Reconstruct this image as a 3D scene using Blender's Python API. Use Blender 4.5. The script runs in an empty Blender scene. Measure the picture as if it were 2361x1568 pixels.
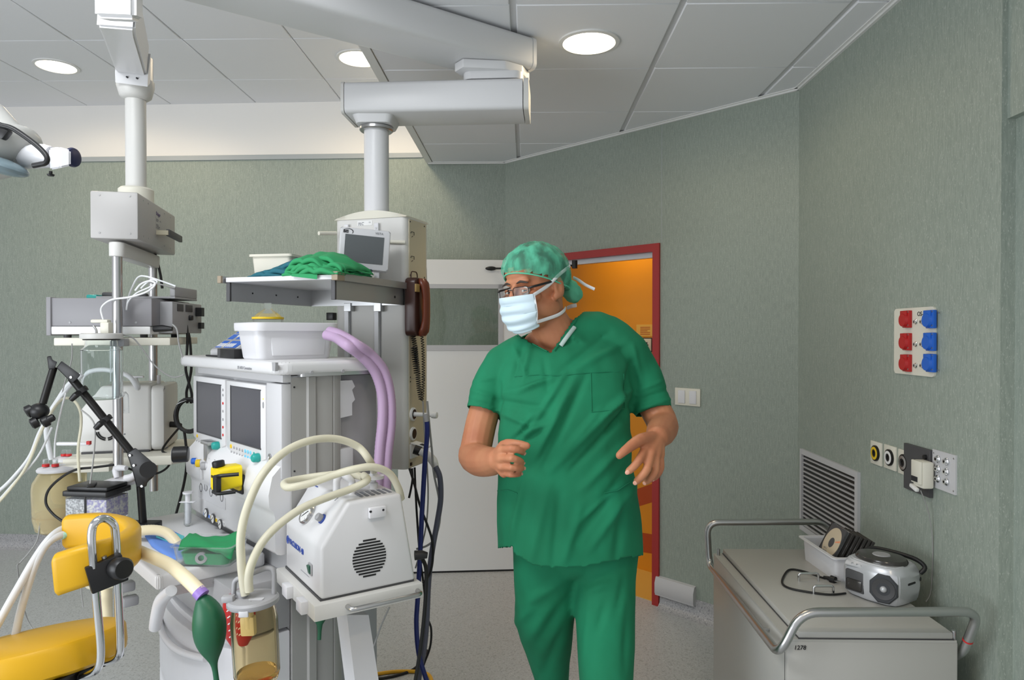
import bpy, bmesh, math, random
from mathutils import Vector, Matrix, noise
random.seed(7)
SC=bpy.context.scene; COL=SC.collection
V=Vector; R=math.radians; PI=math.pi
# ---------------------------------------------------------------- camera model
W,H=2361,1568; F=1610.0; HC=1.515; YAW=R(1.09); PIT=R(-.525)
cyw,syw,cpt,spt=math.cos(YAW),math.sin(YAW),math.cos(PIT),math.sin(PIT)
FWD=V((-syw*cpt,cyw*cpt,spt)); RGT=V((cyw,syw,0)); UPV=V((syw*spt,-cyw*spt,cpt)); EYE=V((0,0,HC))
def ray(x,y): return FWD+RGT*((x-W/2)/F)-UPV*((y-H/2)/F)
def atY(x,y,Y):
    r=ray(x,y); return EYE+r*(Y/r.y)
def atX(x,y,X):
    r=ray(x,y); return EYE+r*(X/r.x)
def atZ(x,y,Z):
    r=ray(x,y); return EYE+r*((Z-HC)/r.z)
def pts(Y,*xy): return [atY(a[0],a[1],a[2] if len(a)>2 else Y) for a in xy]
# ---------------------------------------------------------------- materials
def lin(c):
    return tuple((v/255/12.92 if v/255<=.04045 else ((v/255+.055)/1.055)**2.4) for v in c)+(1,)
def nd(nt,t,**k):
    n=nt.nodes.new(t)
    for a,b in k.items(): setattr(n,a,b)
    return n
def mat(name,c,rough=.5,metal=0,trans=0,alpha=1,ior=1.45,emit=None,es=0,noise_=None,bump=0,coat=0,sss=0):
    """noise_=(colour2, scale xyz, detail, lo, hi)"""
    m=bpy.data.materials.new(name); m.use_nodes=True; nt=m.node_tree; b=nt.nodes['Principled BSDF']
    I=b.inputs
    I['Base Color'].default_value=lin(c); I['Roughness'].default_value=rough; I['Metallic'].default_value=metal
    I['Transmission Weight'].default_value=trans; I['Alpha'].default_value=alpha; I['IOR'].default_value=ior
    I['Coat Weight'].default_value=coat
    if sss:
        I['Subsurface Weight'].default_value=sss; I['Subsurface Radius'].default_value=(.012,.005,.003); I['Subsurface Scale'].default_value=1
    if emit: I['Emission Color'].default_value=lin(emit); I['Emission Strength'].default_value=es
    if noise_ or bump:
        tc=nd(nt,'ShaderNodeTexCoord'); mp=nd(nt,'ShaderNodeMapping'); nt.links.new(tc.outputs['Object'],mp.inputs['Vector'])
        nz=nd(nt,'ShaderNodeTexNoise'); nt.links.new(mp.outputs[0],nz.inputs['Vector'])
        sc=noise_[1] if noise_ else (60,60,60)
        mp.inputs['Scale'].default_value=sc if isinstance(sc,tuple) else (sc,)*3
        nz.inputs['Scale'].default_value=1; nz.inputs['Detail'].default_value=noise_[2] if noise_ else 3
        if noise_:
            cr=nd(nt,'ShaderNodeValToRGB'); nt.links.new(nz.outputs['Fac'],cr.inputs[0])
            e=cr.color_ramp.elements; e[0].position=noise_[3]; e[1].position=noise_[4]; e[0].color=lin(noise_[0]); e[1].color=lin(c)
            nt.links.new(cr.outputs[0],I['Base Color'])
        if bump:
            bp=nd(nt,'ShaderNodeBump'); bp.inputs['Strength'].default_value=bump; bp.inputs['Distance'].default_value=.002
            nt.links.new(nz.outputs['Fac'],bp.inputs['Height']); nt.links.new(bp.outputs[0],I['Normal'])
    return m
def wall_mat(name,c1,c2,c3):
    m=bpy.data.materials.new(name); m.use_nodes=True; nt=m.node_tree; b=nt.nodes['Principled BSDF']; b.inputs['Roughness'].default_value=.55
    tc=nd(nt,'ShaderNodeTexCoord'); L=nt.links.new
    def nz(sc,det,lo,hi):
        mp=nd(nt,'ShaderNodeMapping'); mp.inputs['Scale'].default_value=sc; L(tc.outputs['Object'],mp.inputs[0])
        n=nd(nt,'ShaderNodeTexNoise'); n.inputs['Scale'].default_value=1; n.inputs['Detail'].default_value=det; L(mp.outputs[0],n.inputs[0])
        mr=nd(nt,'ShaderNodeMapRange'); mr.inputs[1].default_value=lo; mr.inputs[2].default_value=hi; L(n.outputs['Fac'],mr.inputs[0]); return mr.outputs[0]
    a=nz((165,165,24),4,.3,.7); s=nz((330,330,110),1,.62,.72); bg=nz((3,3,1.2),2,.3,.7)
    m1=nd(nt,'ShaderNodeMix',data_type='RGBA'); m1.inputs[6].default_value=lin(c1); m1.inputs[7].default_value=lin(c2); L(a,m1.inputs[0])
    m2=nd(nt,'ShaderNodeMix',data_type='RGBA'); L(m1.outputs[2],m2.inputs[6]); m2.inputs[7].default_value=lin(c3); L(s,m2.inputs[0])
    L(m2.outputs[2],b.inputs['Base Color']); return m
def floor_mat(name,base,dark,light):
    m=bpy.data.materials.new(name); m.use_nodes=True; nt=m.node_tree; b=nt.nodes['Principled BSDF']; b.inputs['Roughness'].default_value=.38
    tc=nd(nt,'ShaderNodeTexCoord'); L=nt.links.new
    def nz(sc,lo,hi):
        n=nd(nt,'ShaderNodeTexNoise'); n.inputs['Scale'].default_value=sc; n.inputs['Detail'].default_value=2; L(tc.outputs['Object'],n.inputs[0])
        mr=nd(nt,'ShaderNodeMapRange'); mr.inputs[1].default_value=lo; mr.inputs[2].default_value=hi; L(n.outputs['Fac'],mr.inputs[0]); return mr.outputs[0]
    m1=nd(nt,'ShaderNodeMix',data_type='RGBA'); m1.inputs[6].default_value=lin(base); m1.inputs[7].default_value=lin(dark); L(nz(130,.52,.68),m1.inputs[0])
    m2=nd(nt,'ShaderNodeMix',data_type='RGBA'); L(m1.outputs[2],m2.inputs[6]); m2.inputs[7].default_value=lin(light); L(nz(190,.6,.7),m2.inputs[0])
    L(m2.outputs[2],b.inputs['Base Color']); return m
M={}
M['wall']=wall_mat('green_vinyl',(138,149,139),(156,165,155),(174,181,172))
M['floor']=floor_mat('speckled_floor',(184,187,188),(154,157,158),(208,211,212))
M['skirt']=floor_mat('speckled_skirting',(172,172,174),(128,130,134),(205,205,208))
M['ceil']=mat('ceiling_tile',(232,233,236),.6)
M['groove']=mat('ceiling_joint',(208,209,211),.7)
M['white_wall']=mat('white_plaster',(236,234,230),.7)
M['trimgrey']=mat('grey_trim',(168,174,176),.4)
M['trimwhite']=mat('white_trim',(226,226,224),.4)
M['white']=mat('white_enamel',(214,214,215),.32)
M['white2']=mat('off_white_enamel',(208,207,203),.38)
M['doorwhite']=mat('door_laminate',(238,238,236),.35)
M['plastic']=mat('white_plastic',(218,218,221),.28)
M['cream']=mat('cream_enamel',(220,217,203),.4)
M['beige']=mat('beige_panel',(200,192,168),.45)
M['lgrey']=mat('light_grey_plastic',(196,196,198),.4)
M['grey']=mat('mid_grey_plastic',(158,158,160),.42)
M['alu']=mat('brushed_aluminium',(186,187,188),.34,.75)
M['sidealu']=mat('anodised_side',(160,159,156),.5,.05)
M['chrome']=mat('chrome',(215,216,218),.12,1)
M['steel']=mat('satin_steel',(190,190,190),.28,1)
M['black']=mat('black_plastic',(24,24,25),.4)
M['blackm']=mat('black_metal',(32,31,30),.35,.4)
M['dgrey']=mat('dark_grey',(72,72,74),.5)
M['screen']=mat('dark_screen',(70,70,76),.28)
M['bscreen']=mat('slate_screen',(84,88,90),.35)
M['red']=mat('red_paint',(164,46,44),.4)
M['rplastic']=mat('red_plastic',(178,34,34),.35)
M['bplastic']=mat('blue_plastic',(34,98,196),.4)
M['yplastic']=mat('yellow_plastic',(232,206,22),.35)
M['yvinyl']=mat('yellow_vinyl',(206,158,12),.38,bump=.03)
M['teal']=mat('teal_plastic',(40,158,150),.35)
M['ltblue']=mat('pale_blue_key',(120,200,232),.5)
M['ytag']=mat('yellow_key',(226,190,30),.5)
M['rtag']=mat('red_mark',(200,40,40),.5)
M['orange']=mat('orange_paint',(222,144,22),.5)
M['dorange']=mat('rust_stripe',(176,70,14),.5)
M['blue_ink']=mat('blue_lettering',(52,78,160),.5)
M['ink']=mat('grey_lettering',(120,122,128),.6)
M['blackink']=mat('black_lettering',(38,38,42),.6)
M['paper']=mat('paper_label',(226,226,224),.6)
M['navy']=mat('navy_plastic',(34,38,72),.4)
M['glass']=mat('clear_glass',(246,250,250),.02,trans=1,ior=1.22)
M['pane']=mat('door_pane',(236,242,240),.02,trans=1,ior=1.3)
M['clear']=mat('clear_plastic',(240,244,246),.08,trans=.9,ior=1.15,alpha=.55)
M['amber']=mat('amber_glass',(242,231,202),.04,trans=1,ior=1.14)
M['urine']=mat('yellowed_glass',(232,222,186),.1,trans=.72,ior=1.15)
M['fluid']=mat('amber_fluid',(238,208,150),.05,trans=.9,ior=1.2)
M['tube']=mat('silicone_tube',(232,228,206),.3,trans=.35,ior=1.3)
M['tubew']=mat('white_hose',(232,234,236),.3,trans=.3,ior=1.3)
M['creamhose']=mat('cream_rubber_hose',(232,220,186),.4)
M['purple']=mat('lilac_hose',(196,168,200),.35,trans=.2,ior=1.3)
M['bag']=mat('green_rubber',(30,92,62),.42)
M['scrub']=mat('green_scrub_cloth',(18,124,86),.85,noise_=((15,112,76),(9,9,5),3,.35,.65))
M['drape']=mat('green_drape',(46,146,92),.85)
M['tealcloth']=mat('teal_cloth',(34,98,112),.8)
M['bluecloth']=mat('blue_pouch',(96,134,206),.7)
M['skin']=mat('skin',(190,130,94),.5,noise_=((176,112,80),(14,14,14),3,.3,.7),sss=.08)
M['hair']=mat('dark_hair',(62,54,48),.7)
M['eye']=mat('eye_white',(225,222,216),.2)
M['iris']=mat('eye_dark',(50,44,44),.2)
M['mask']=mat('pale_blue_mask',(206,226,236),.8)
M['strap']=mat('white_strap',(226,228,230),.8)
M['brown']=mat('brown_plastic',(62,38,32),.3)
M['brownr']=mat('red_brown_plastic',(104,52,34),.3)
M['cable']=mat('black_cable',(26,26,26),.5)
M['gcable']=mat('grey_cable',(150,150,148),.5)
M['bcable']=mat('blue_cable',(34,46,110),.5)
M['slate']=mat('slate_hose',(92,94,108),.5)
M['ycable']=mat('yellow_cable',(226,170,30),.5)
M['silver']=mat('silver_plastic',(196,198,202),.3,.3)
M['cart']=mat('cart_enamel',(176,175,170),.35)
M['headbox']=mat('head_box_enamel',(172,170,168),.4)
M['esugrey']=mat('generator_grey',(136,135,138),.42)
M['grille']=mat('speaker_grille',(62,64,68),.6)
M['smoke']=mat('smoked_lid',(58,56,54),.18)
M['lamp']=mat('lamp_glow',(255,244,220),.5,emit=(255,240,205),es=9)
M['cd']=mat('compact_disc',(206,192,166),.3,.1)
def capmat():
    m=bpy.data.materials.new('translucent_cap'); m.use_nodes=True; nt=m.node_tree; b=nt.nodes['Principled BSDF']
    tc=nd(nt,'ShaderNodeTexCoord'); n=nd(nt,'ShaderNodeTexNoise'); n.inputs['Scale'].default_value=26; n.inputs['Detail'].default_value=3
    mp=nd(nt,'ShaderNodeMapping'); mp.inputs['Scale'].default_value=(1,1,.45)
    nt.links.new(tc.outputs['Object'],mp.inputs[0]); nt.links.new(mp.outputs[0],n.inputs[0])
    b.inputs['Base Color'].default_value=lin((96,196,160)); b.inputs['Roughness'].default_value=.85
    mr=nd(nt,'ShaderNodeMapRange'); mr.inputs[1].default_value=.36; mr.inputs[2].default_value=.64; mr.inputs[3].default_value=.3; mr.inputs[4].default_value=.85
    nt.links.new(n.outputs['Fac'],mr.inputs[0]); nt.links.new(mr.outputs[0],b.inputs['Alpha']); return m
M['cap']=capmat()
M['capsolid']=mat('cap_band',(92,192,156),.85)
# ---------------------------------------------------------------- mesh builder
MATS={}
def root_matrix(o):
    m=Matrix.LocRotScale(o.location,o.rotation_euler,None)
    return root_matrix(o.parent)@m if o.parent else m
def cat(P,n=6,closed=False):
    P=[V(p) for p in P]
    if len(P)<3 and not closed: return P
    out=[]; N=len(P); rng=range(N if closed else N-1)
    for i in rng:
        g=lambda k: P[k%N] if closed else P[max(0,min(N-1,k))]
        a,b,c,d=g(i-1),g(i),g(i+1),g(i+2)
        for j in range(n):
            t=j/n; out.append(.5*((2*b)+(c-a)*t+(2*a-5*b+4*c-d)*t*t+(3*b-a-3*c+d)*t**3))
    if not closed: out.append(P[-1])
    return out
def fillet(P,r,n=5):
    P=[V(p) for p in P]; out=[P[0]]
    for i in range(1,len(P)-1):
        a=(P[i-1]-P[i]);b=(P[i+1]-P[i]);rr=min(r,a.length*.49,b.length*.49);a.normalize();b.normalize()
        p,q=P[i]+a*rr,P[i]+b*rr
        for j in range(n+1):
            t=j/n; out.append(p*(1-t)**2+P[i]*2*t*(1-t)+q*t*t)
    out.append(P[-1]); return out
class MB:
    def __init__(s): s.bm=bmesh.new()
    def faces(s,vs,fs):
        v=[s.bm.verts.new(p) for p in vs]; out=[]
        for f in fs:
            try: out.append(s.bm.faces.new([v[i] for i in f]))
            except ValueError: pass
        return v,out
    def box(s,c,d,bev=0,seg=2,M4=None):
        g=bmesh.ops.create_cube(s.bm,size=1); vs=g['verts']
        for v in vs: v.co=V((v.co.x*d[0],v.co.y*d[1],v.co.z*d[2]))
        if bev:
            es=list({e for v in vs for e in v.link_edges})
            r=bmesh.ops.bevel(s.bm,geom=es,offset=bev,segments=seg,profile=.5,affect='EDGES')
            vs=list({v for f in r['faces'] for v in f.verts}|{v for v in vs if v.is_valid})
        T=Matrix.Translation(c)@(M4 or Matrix())
        for v in vs: v.co=T@v.co
        return s
    def span(s,a,b,bev=0,seg=2):
        a,b=V(a),V(b); return s.box((a+b)/2,[abs(b[i]-a[i]) for i in range(3)],bev,seg)
    def prism(s,P,fn,t0,t1,bev=0,seg=2):
        """P 2D outline, fn(u,v,t)->point"""
        n=len(P); vs=[fn(u,v,t0) for u,v in P]+[fn(u,v,t1) for u,v in P]
        fs=[tuple(range(n))[::-1],tuple(range(n,2*n))]+[(i,(i+1)%n,n+(i+1)%n,n+i) for i in range(n)]
        v,f=s.faces(vs,fs)
        bmesh.ops.recalc_face_normals(s.bm,faces=f)
        if bev:
            es=list({e for q in f for e in q.edges}); bmesh.ops.bevel(s.bm,geom=es,offset=bev,segments=seg,profile=.5,affect='EDGES')
        return s
    def ring(s,c,x,y,r,n,rx=1):
        return [c+x*(math.cos(2*PI*i/n)*r*rx)+y*(math.sin(2*PI*i/n)*r) for i in range(n)]
    def loft(s,rings,cap=True,closed=False):
        n=len(rings[0]); vs=[s.bm.verts.new(p) for r in rings for p in r]; m=len(rings); fs=[]
        for k in range(m if closed else m-1):
            for i in range(n):
                fs.append(s.bm.faces.new((vs[k*n+i],vs[k*n+(i+1)%n],vs[((k+1)%m)*n+(i+1)%n],vs[((k+1)%m)*n+i])))
        if cap and not closed:
            fs.append(s.bm.faces.new(vs[:n][::-1])); fs.append(s.bm.faces.new(vs[-n:]))
        bmesh.ops.recalc_face_normals(s.bm,faces=fs); return s
    def tube(s,P,r,n=10,sm=0,closed=False,cap=True,rx=1):
        P=[V(p) for p in P]; N0=len(P)
        if sm: P=cat(P,sm,closed)
        N=len(P); rr=(lambda i:r) if not isinstance(r,(list,tuple)) else (lambda i:(lambda t:r[int(t)]+(r[min(int(t)+1,len(r)-1)]-r[int(t)])*(t-int(t)))(i/(N-1)*(len(r)-1)))
        T=[]
        for i in range(N):
            a=P[(i-1)%N] if closed or i>0 else P[i]; b=P[(i+1)%N] if closed or i<N-1 else P[i]
            T.append((b-a).normalized() if (b-a).length>1e-9 else V((0,0,1)))
        x=T[0].orthogonal().normalized(); rings=[]
        if rx!=1:
            x=T[0].cross(V((0,0,1))); x=x.normalized() if x.length>.01 else V((1,0,0))
        for i in range(N):
            x=(x-T[i]*x.dot(T[i])).normalized(); y=T[i].cross(x); rings.append(s.ring(P[i],x,y,rr(i),n,rx))
        return s.loft(rings,cap,closed)
    def cyl(s,a,b,r,r1=None,n=20,cap=True):
        return s.tube([a,b],r if r1 is None else [r,r1],n,cap=cap)
    def lathe(s,prof,c=(0,0,0),ax=(0,0,1),n=28,cap=True):
        ax=V(ax).normalized(); x=ax.orthogonal().normalized(); y=ax.cross(x); c=V(c)
        return s.loft([s.ring(c+ax*z,x,y,max(r,1e-4),n) for r,z in prof],cap)
    def sph(s,c,r,M4=None,u=20,v=12):
        g=bmesh.ops.create_uvsphere(s.bm,u_segments=u,v_segments=v,radius=1)
        r=r if isinstance(r,(tuple,list)) else (r,)*3
        T=Matrix.Translation(c)@(M4 or Matrix())@Matrix.Diagonal((*r,1))
        for w in g['verts']: w.co=T@w.co
        return s
    def patch(s,fn,nu,nv,wrap=False):
        v=[[s.bm.verts.new(fn(i/nu,j/nv)) for j in range(nv+1)] for i in range(nu+(0 if wrap else 1))]
        m=len(v)
        for i in range(nu):
            for j in range(nv):
                s.bm.faces.new((v[i][j],v[(i+1)%m][j],v[(i+1)%m][j+1],v[i][j+1]))
        return s
    def xf(s,M4):
        for v in s.bm.verts: v.co=M4@v.co
        return s
    def build(s,name,m,parent=None,w=False,ang=40,sub=0):
        me=bpy.data.meshes.new(name); 
        if parent is not None and w:
            s.xf(root_matrix(parent).inverted())
        o=bpy.data.objects.new(name,me)
        if parent is None:
            vs=[v.co for v in s.bm.verts]; c=V(((min(v.x for v in vs)+max(v.x for v in vs))/2,(min(v.y for v in vs)+max(v.y for v in vs))/2,min(v.z for v in vs)))
            for v in s.bm.verts: v.co-=c
            o.location=c
        else: o.parent=parent
        s.bm.normal_update(); s.bm.to_mesh(me); s.bm.free()
        me.materials.append(m)
        me.shade_smooth(); me.set_sharp_from_angle(angle=R(ang))
        COL.objects.link(o)
        if sub:
            d=o.modifiers.new('sub','SUBSURF'); d.levels=sub; d.render_levels=sub
        return o
def empty(name,loc,rz=0):
    o=bpy.data.objects.new(name,None); o.location=loc; o.rotation_euler=(0,0,rz); o.empty_display_size=.05; COL.objects.link(o); return o
def tag(o,label,cat_,group=None):
    o['label']=label; o['category']=cat_
    if group: o['group']=group
    return o
def struct(o): o['kind']='structure'; return o
def lab(o,l): o['label']=l; return o
def dup(root,name=None):
    def cp(o,p):
        c=o.copy(); COL.objects.link(c)
        if p: c.parent=p
        for ch in [x for x in bpy.data.objects if x.parent==o]: cp(ch,c)
        return c
    return cp(root,root.parent)
def text(name,s,m,parent,org,xd,yd,size,ext=.0006,w=True,italic=0,align='LEFT',bold=0):
    cu=bpy.data.curves.new('t','FONT'); cu.body=s; cu.size=size; cu.extrude=ext; cu.align_x=align; cu.shear=italic; cu.offset=bold; cu.resolution_u=3
    o=bpy.data.objects.new('t',cu); COL.objects.link(o)
    dg=bpy.context.evaluated_depsgraph_get(); me=bpy.data.meshes.new_from_object(o.evaluated_get(dg))
    bpy.data.objects.remove(o); bpy.data.curves.remove(cu)
    xd=V(xd).normalized(); yd=V(yd); yd=(yd-xd*yd.dot(xd)).normalized(); zd=xd.cross(yd)
    T=Matrix((( xd.x,yd.x,zd.x,org[0]),(xd.y,yd.y,zd.y,org[1]),(xd.z,yd.z,zd.z,org[2]),(0,0,0,1)))
    if parent is not None and w: T=root_matrix(parent).inverted()@T
    me.transform(T); me.materials.clear(); me.materials.append(m)
    q=bpy.data.objects.new(name,me); COL.objects.link(q)
    if parent is not None: q.parent=parent
    return q
def evalmesh(o,mods):
    """apply modifiers to a linked object in place"""
    for t,k in mods:
        d=o.modifiers.new(t.lower(),t)
        for a,b in k.items(): setattr(d,a,b)
    dg=bpy.context.evaluated_depsgraph_get(); me=bpy.data.meshes.new_from_object(o.evaluated_get(dg),depsgraph=dg)
    o.modifiers.clear(); old=o.data; o.data=me; me.name=old.name; bpy.data.meshes.remove(old); return o
# ---------------------------------------------------------------- room shell
CR=2.678; CL=3.107
A=V((-.136,4.747)); Bp=V((1.297,3.343)); d2=(Bp-A).normalized(); L2=(Bp-A).length
W1L=V((-5.4,4.905))
a2=math.atan2(d2.y,d2.x)
def wallbox(name,p,q,z0,z1,th,m,parent=None):
    d=(q-p).normalized(); n=V((-d.y,d.x)); b=MB()
    P=[p,q,q+n*th,p+n*th]
    b.prism([(v.x,v.y) for v in P],lambda u,v,t:V((u,v,t)),z0,z1)
    return b.build(name,m,parent)
# floor
b=MB(); b.span((-5.6,-2.2,-.05),(1.3,5.4,0)); b.span((1.3,1.0,-.05),(3.2,5.4,0)); struct(b.build('floor',M['floor']))
TOPW=2.735
W1M=A+(W1L-A).normalized()*.52
struct(wallbox('wall_back',W1L,A,0,TOPW,.12,M['wall']))
struct(wallbox('wall_back_upper',W1L,V((-.665,A.y+.016)),TOPW,CL+.05,.12,M['white_wall']))
d1=(A-W1L).normalized(); n1=V((-d1.y,d1.x))
b=MB(); P=[W1L,V((-.70,A.y+.0168)),V((-.70,A.y+.0168))-n1*.012,W1L-n1*.012]
b.prism([(v.x,v.y) for v in P],lambda u,v,t:V((u,v,t)),TOPW-.02,TOPW+.012)
struct(b.build('trim_1',M['trimgrey']))
# angled wall with doorway, its own frame: x along wall, y out of the room
def w2(s,o,z): return V((A.x+d2.x*s-d2.y*o,A.y+d2.y*s+d2.x*o,z))
S0,S1,FH=.252,1.236,2.016
r2=empty('wall_right',(A.x,A.y,0),a2); struct(r2)
b=MB(); b.span((0,0,0),(S0,.12,CR+.1)); b.span((S0,0,FH),(S1,.12,CR+.1)); b.span((S1,0,0),(L2,.12,CR+.1))
b.build('angled_panel',M['wall'],r2)
Y3=1.932
b=MB(); b.span((1.297,Y3,0),(1.42,3.46,CR+.1)); b.span((1.312,.6,2.1),(1.5,Y3,CR+.1)); struct(b.build('wall_side',M['wall']))
b=MB(); b.span((1.336,.6,0),(1.5,Y3,2.1)); struct(b.build('wall_recess',M['wall']))
# wall sheet seams
b=MB(); b.span((L2*.618+.003,-.0006,FH+.0),(L2*.618+.006,.001,CR)); 
b.build('sheet_seam',M['trimgrey'],r2)
# skirting
def skirt(name,p,q,h=.1):
    d=(q-p).normalized(); n=V((-d.y,d.x)); b=MB()
    prof=[(0,0),(-.05,0),(-.022,.008),(-.008,.024),(-.004,.05),(-.004,h),(0,h)]
    vs=[];N=len(prof)
    for e in (p,q):
        for o,z in prof: vs.append(V((e.x+n.x*o,e.y+n.y*o,z)))
    v,f=b.faces(vs,[tuple(range(N)),tuple(range(N,2*N))[::-1]]+[(i,(i+1)%N,N+(i+1)%N,N+i) for i in range(N)])
    bmesh.ops.recalc_face_normals(b.bm,faces=f); return struct(b.build(name,M['skirt']))
skirt('baseboard_back',W1L,A)
pw=lambda s:V(w2(s,0,0)[:2])
skirt('baseboard_angled',pw(S1+.004),Bp); skirt('baseboard_corner',A,pw(S0-.004)); skirt('baseboard_side',Bp,V((1.297,Y3)))
# ceilings
def tiles(name,z,X0,x0,x1,Y0,y0,y1,gx,gy,cuts,m=M['ceil']):
    b=MB(); i0=math.floor((x0-X0)/.6); i1=math.ceil((x1-X0)/.6); j0=math.floor((y0-Y0)/.6); j1=math.ceil((y1-Y0)/.6)
    for i in range(i0,i1):
        for j in range(j0,j1):
            a=max(X0+i*.6+gx/2,x0); c=min(X0+i*.6+.6-gx/2,x1); e=max(Y0+j*.6+gy/2,y0); f=min(Y0+j*.6+.6-gy/2,y1)
            if c-a>.01 and f-e>.01: b.span((a,e,z),(c,f,z+.012),.003,1)
    for co,no in cuts:
        bmesh.ops.bisect_plane(b.bm,geom=b.bm.verts[:]+b.bm.edges[:]+b.bm.faces[:],plane_co=co,plane_no=no,clear_outer=True)
    return struct(b.build(name,m))
n2=V((-d2.y,d2.x,0))
tiles('ceiling',CR,-.0445,-.63,1.297,2.483,-1.5,4.747,.024,.006,[((A.x,A.y,0),n2)])
b=MB(); P=[(-.66,-1.5),(1.29,-1.5),(1.29,Bp.y),(A.x,A.y),(-.66,A.y)]
b.prism(P,lambda u,v,t:V((u,v,t)),CR+.008,CR+.05); struct(b.build('ceiling_joints',M['groove']))
tiles('ceiling_left',CL,-2.458,-5.5,-.66,3.759,-1.5,4.95,.007,.006,[])
b=MB(); b.span((-5.5,-1.5,CL+.008),(-.60,4.95,CL+.06)); struct(b.build('ceiling_left_joints',M['groove']))
b=MB(); b.span((-.672,-1.5,CR-.004),(-.632,4.755,CL+.01)); struct(b.build('trim_2',M['trimwhite']))
b=MB()
def angle(p,q):
    d=(q-p).normalized(); n=V((-d.y,d.x))
    for o,z0,z1 in ((.0,-.012,.0),(.012,-.004,0)):
        P=[p-n*o,q-n*o,q-n*(o+.012),p-n*(o+.012)]
        b.prism([(v.x,v.y) for v in P],lambda u,v,t:V((u,v,t)),CR+z0,CR+z1)
angle(V((-.66,A.y)),A); angle(A,Bp); angle(Bp,V((1.297,-.5))); struct(b.build('trim_3',M['trimwhite']))
# vestibule behind the doorway
oo=.42
b=MB(); b.span((-.9,oo,0),(2.6,oo+.1,2.5)); b.build('vestibule_wall',M['orange'],r2)
b=MB(); b.span((-.9,.12,2.42),(2.6,oo,2.5)); b.build('vestibule_ceiling',M['ceil'],r2)
b=MB(); b.span((-.9,.03,-.01),(2.6,oo,.004)); b.build('vestibule_floor',mat('ochre_floor',(222,176,84),.35),r2)
def w2o(x,y,o):
    r=ray(x,y); n=V((-d2.y,d2.x,0)); p0=w2(0,o,0); t=(p0-EYE).dot(n)/r.dot(n); return EYE+r*t
def stripe(q4):
    b=MB(); P=[w2o(x,y,oo-.001) for x,y in q4]; b.faces(P,[(0,1,2,3)]); g=MB; 
    return b.build('rust_stripe',M['dorange'],r2,w=True)
stripe([(1400,1152),(1530,1106),(1530,1150),(1400,1190)]); stripe([(1400,1216),(1530,1236),(1530,1281),(1400,1260)])
q0=w2o(1475,808,oo-.004); q1=w2o(1503,781,oo-.004)
b=MB(); sv=lambda p:r2.matrix_basis.inverted()@p
RM=root_matrix(r2).inverted()
def onwall(x0,y0,x1,y1,o):
    p,q=RM@w2o(x0,y0,o),RM@w2o(x1,y1,o); return (min(p.x,q.x),max(p.x,q.x),min(p.z,q.z),max(p.z,q.z))
# door 1 : red frame, white leaf standing open, closer
dr=empty('door_1',(A.x,A.y,0),a2); struct(dr)
b=MB(); fw=.044
b.span((S0,-.012,0),(S0+fw,.13,FH)); b.span((S1-fw,-.012,0),(S1,.13,FH)); b.span((S0+fw,-.011,FH-fw),(S1-fw,.129,FH))
b.build('frame',M['red'],dr)
b=MB(); b.span((S0+fw,.02,FH-fw-.03),(S1-fw,.06,FH-fw)); b.build('closer_rail',M['alu'],dr)
e0=V((.150,4.462)); e1=V((-.80,4.370)); dl=(e1-e0).normalized(); nl=V((-dl.y,dl.x)) # toward the room
if nl.y>0: nl=-nl
lw=(e1-e0).length
lf=empty('leaf',(0,0,0)); lf.parent=dr
# leaf in world frame helper
def lp(u,o,z): return V((e0.x+dl.x*u+nl.x*o,e0.y+dl.y*u+nl.y*o,z))
def leafbox(mb,u0,u1,o0,o1,z0,z1):
    mb.prism([(u0,z0),(u1,z0),(u1,z1),(u0,z1)],lambda u,z,t:lp(u,t,z),o0,o1); return mb
Zl=lambda y:atY(1050,y,4.435).z
z0,z1=.012,1.982; wz0,wz1=Zl(808),Zl(656)
wu0=(V(atY(1160,730,4.44)[:2])-e0).dot(dl); wu1=wu0+.62
b=MB(); leafbox(b,0,lw,-.04,0,z0,wz0); leafbox(b,0,lw,-.04,0,wz1,z1); leafbox(b,0,wu0,-.04,0,wz0,wz1); leafbox(b,wu1,lw,-.04,0,wz0,wz1)
COL.objects.unlink(lf); bpy.data.objects.remove(lf)
lf=b.build('leaf',M['doorwhite'],dr,w=True)
b=MB(); t=.034
leafbox(b,wu0,wu1,-.044,.006,wz0,wz0+t); leafbox(b,wu0,wu1,-.044,.006,wz1-t*.8,wz1); leafbox(b,wu0,wu0+t*.9,-.044,.006,wz0,wz1); leafbox(b,wu1-t,wu1,-.044,.006,wz0,wz1)
b.build('window_frame',M['lgrey'],lf,w=True)
b=MB(); leafbox(b,wu0+t*.9,wu1-t,-.023,-.019,wz0+t,wz1-t*.8); b.build('window_pane',M['pane'],lf,w=True)
b=MB(); leafbox(b,0,lw,-.03,-.004,.0,.013); b.build('bottom_seal',M['black'],lf,w=True)
b=MB(); p=atY(1132,619,4.40); q=atY(1325,612,4.19)
b.tube([p,atY(1152,619,4.39),q],.006,8); b.sph(p,(.036,.014,.013)); b.cyl(q+V((0,0,.03)),q-V((0,0,.018)),.017); b.cyl(p,p+V((0,.04,0)),.012)
b.build('closer_arm',M['black'],dr,w=True)
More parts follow.
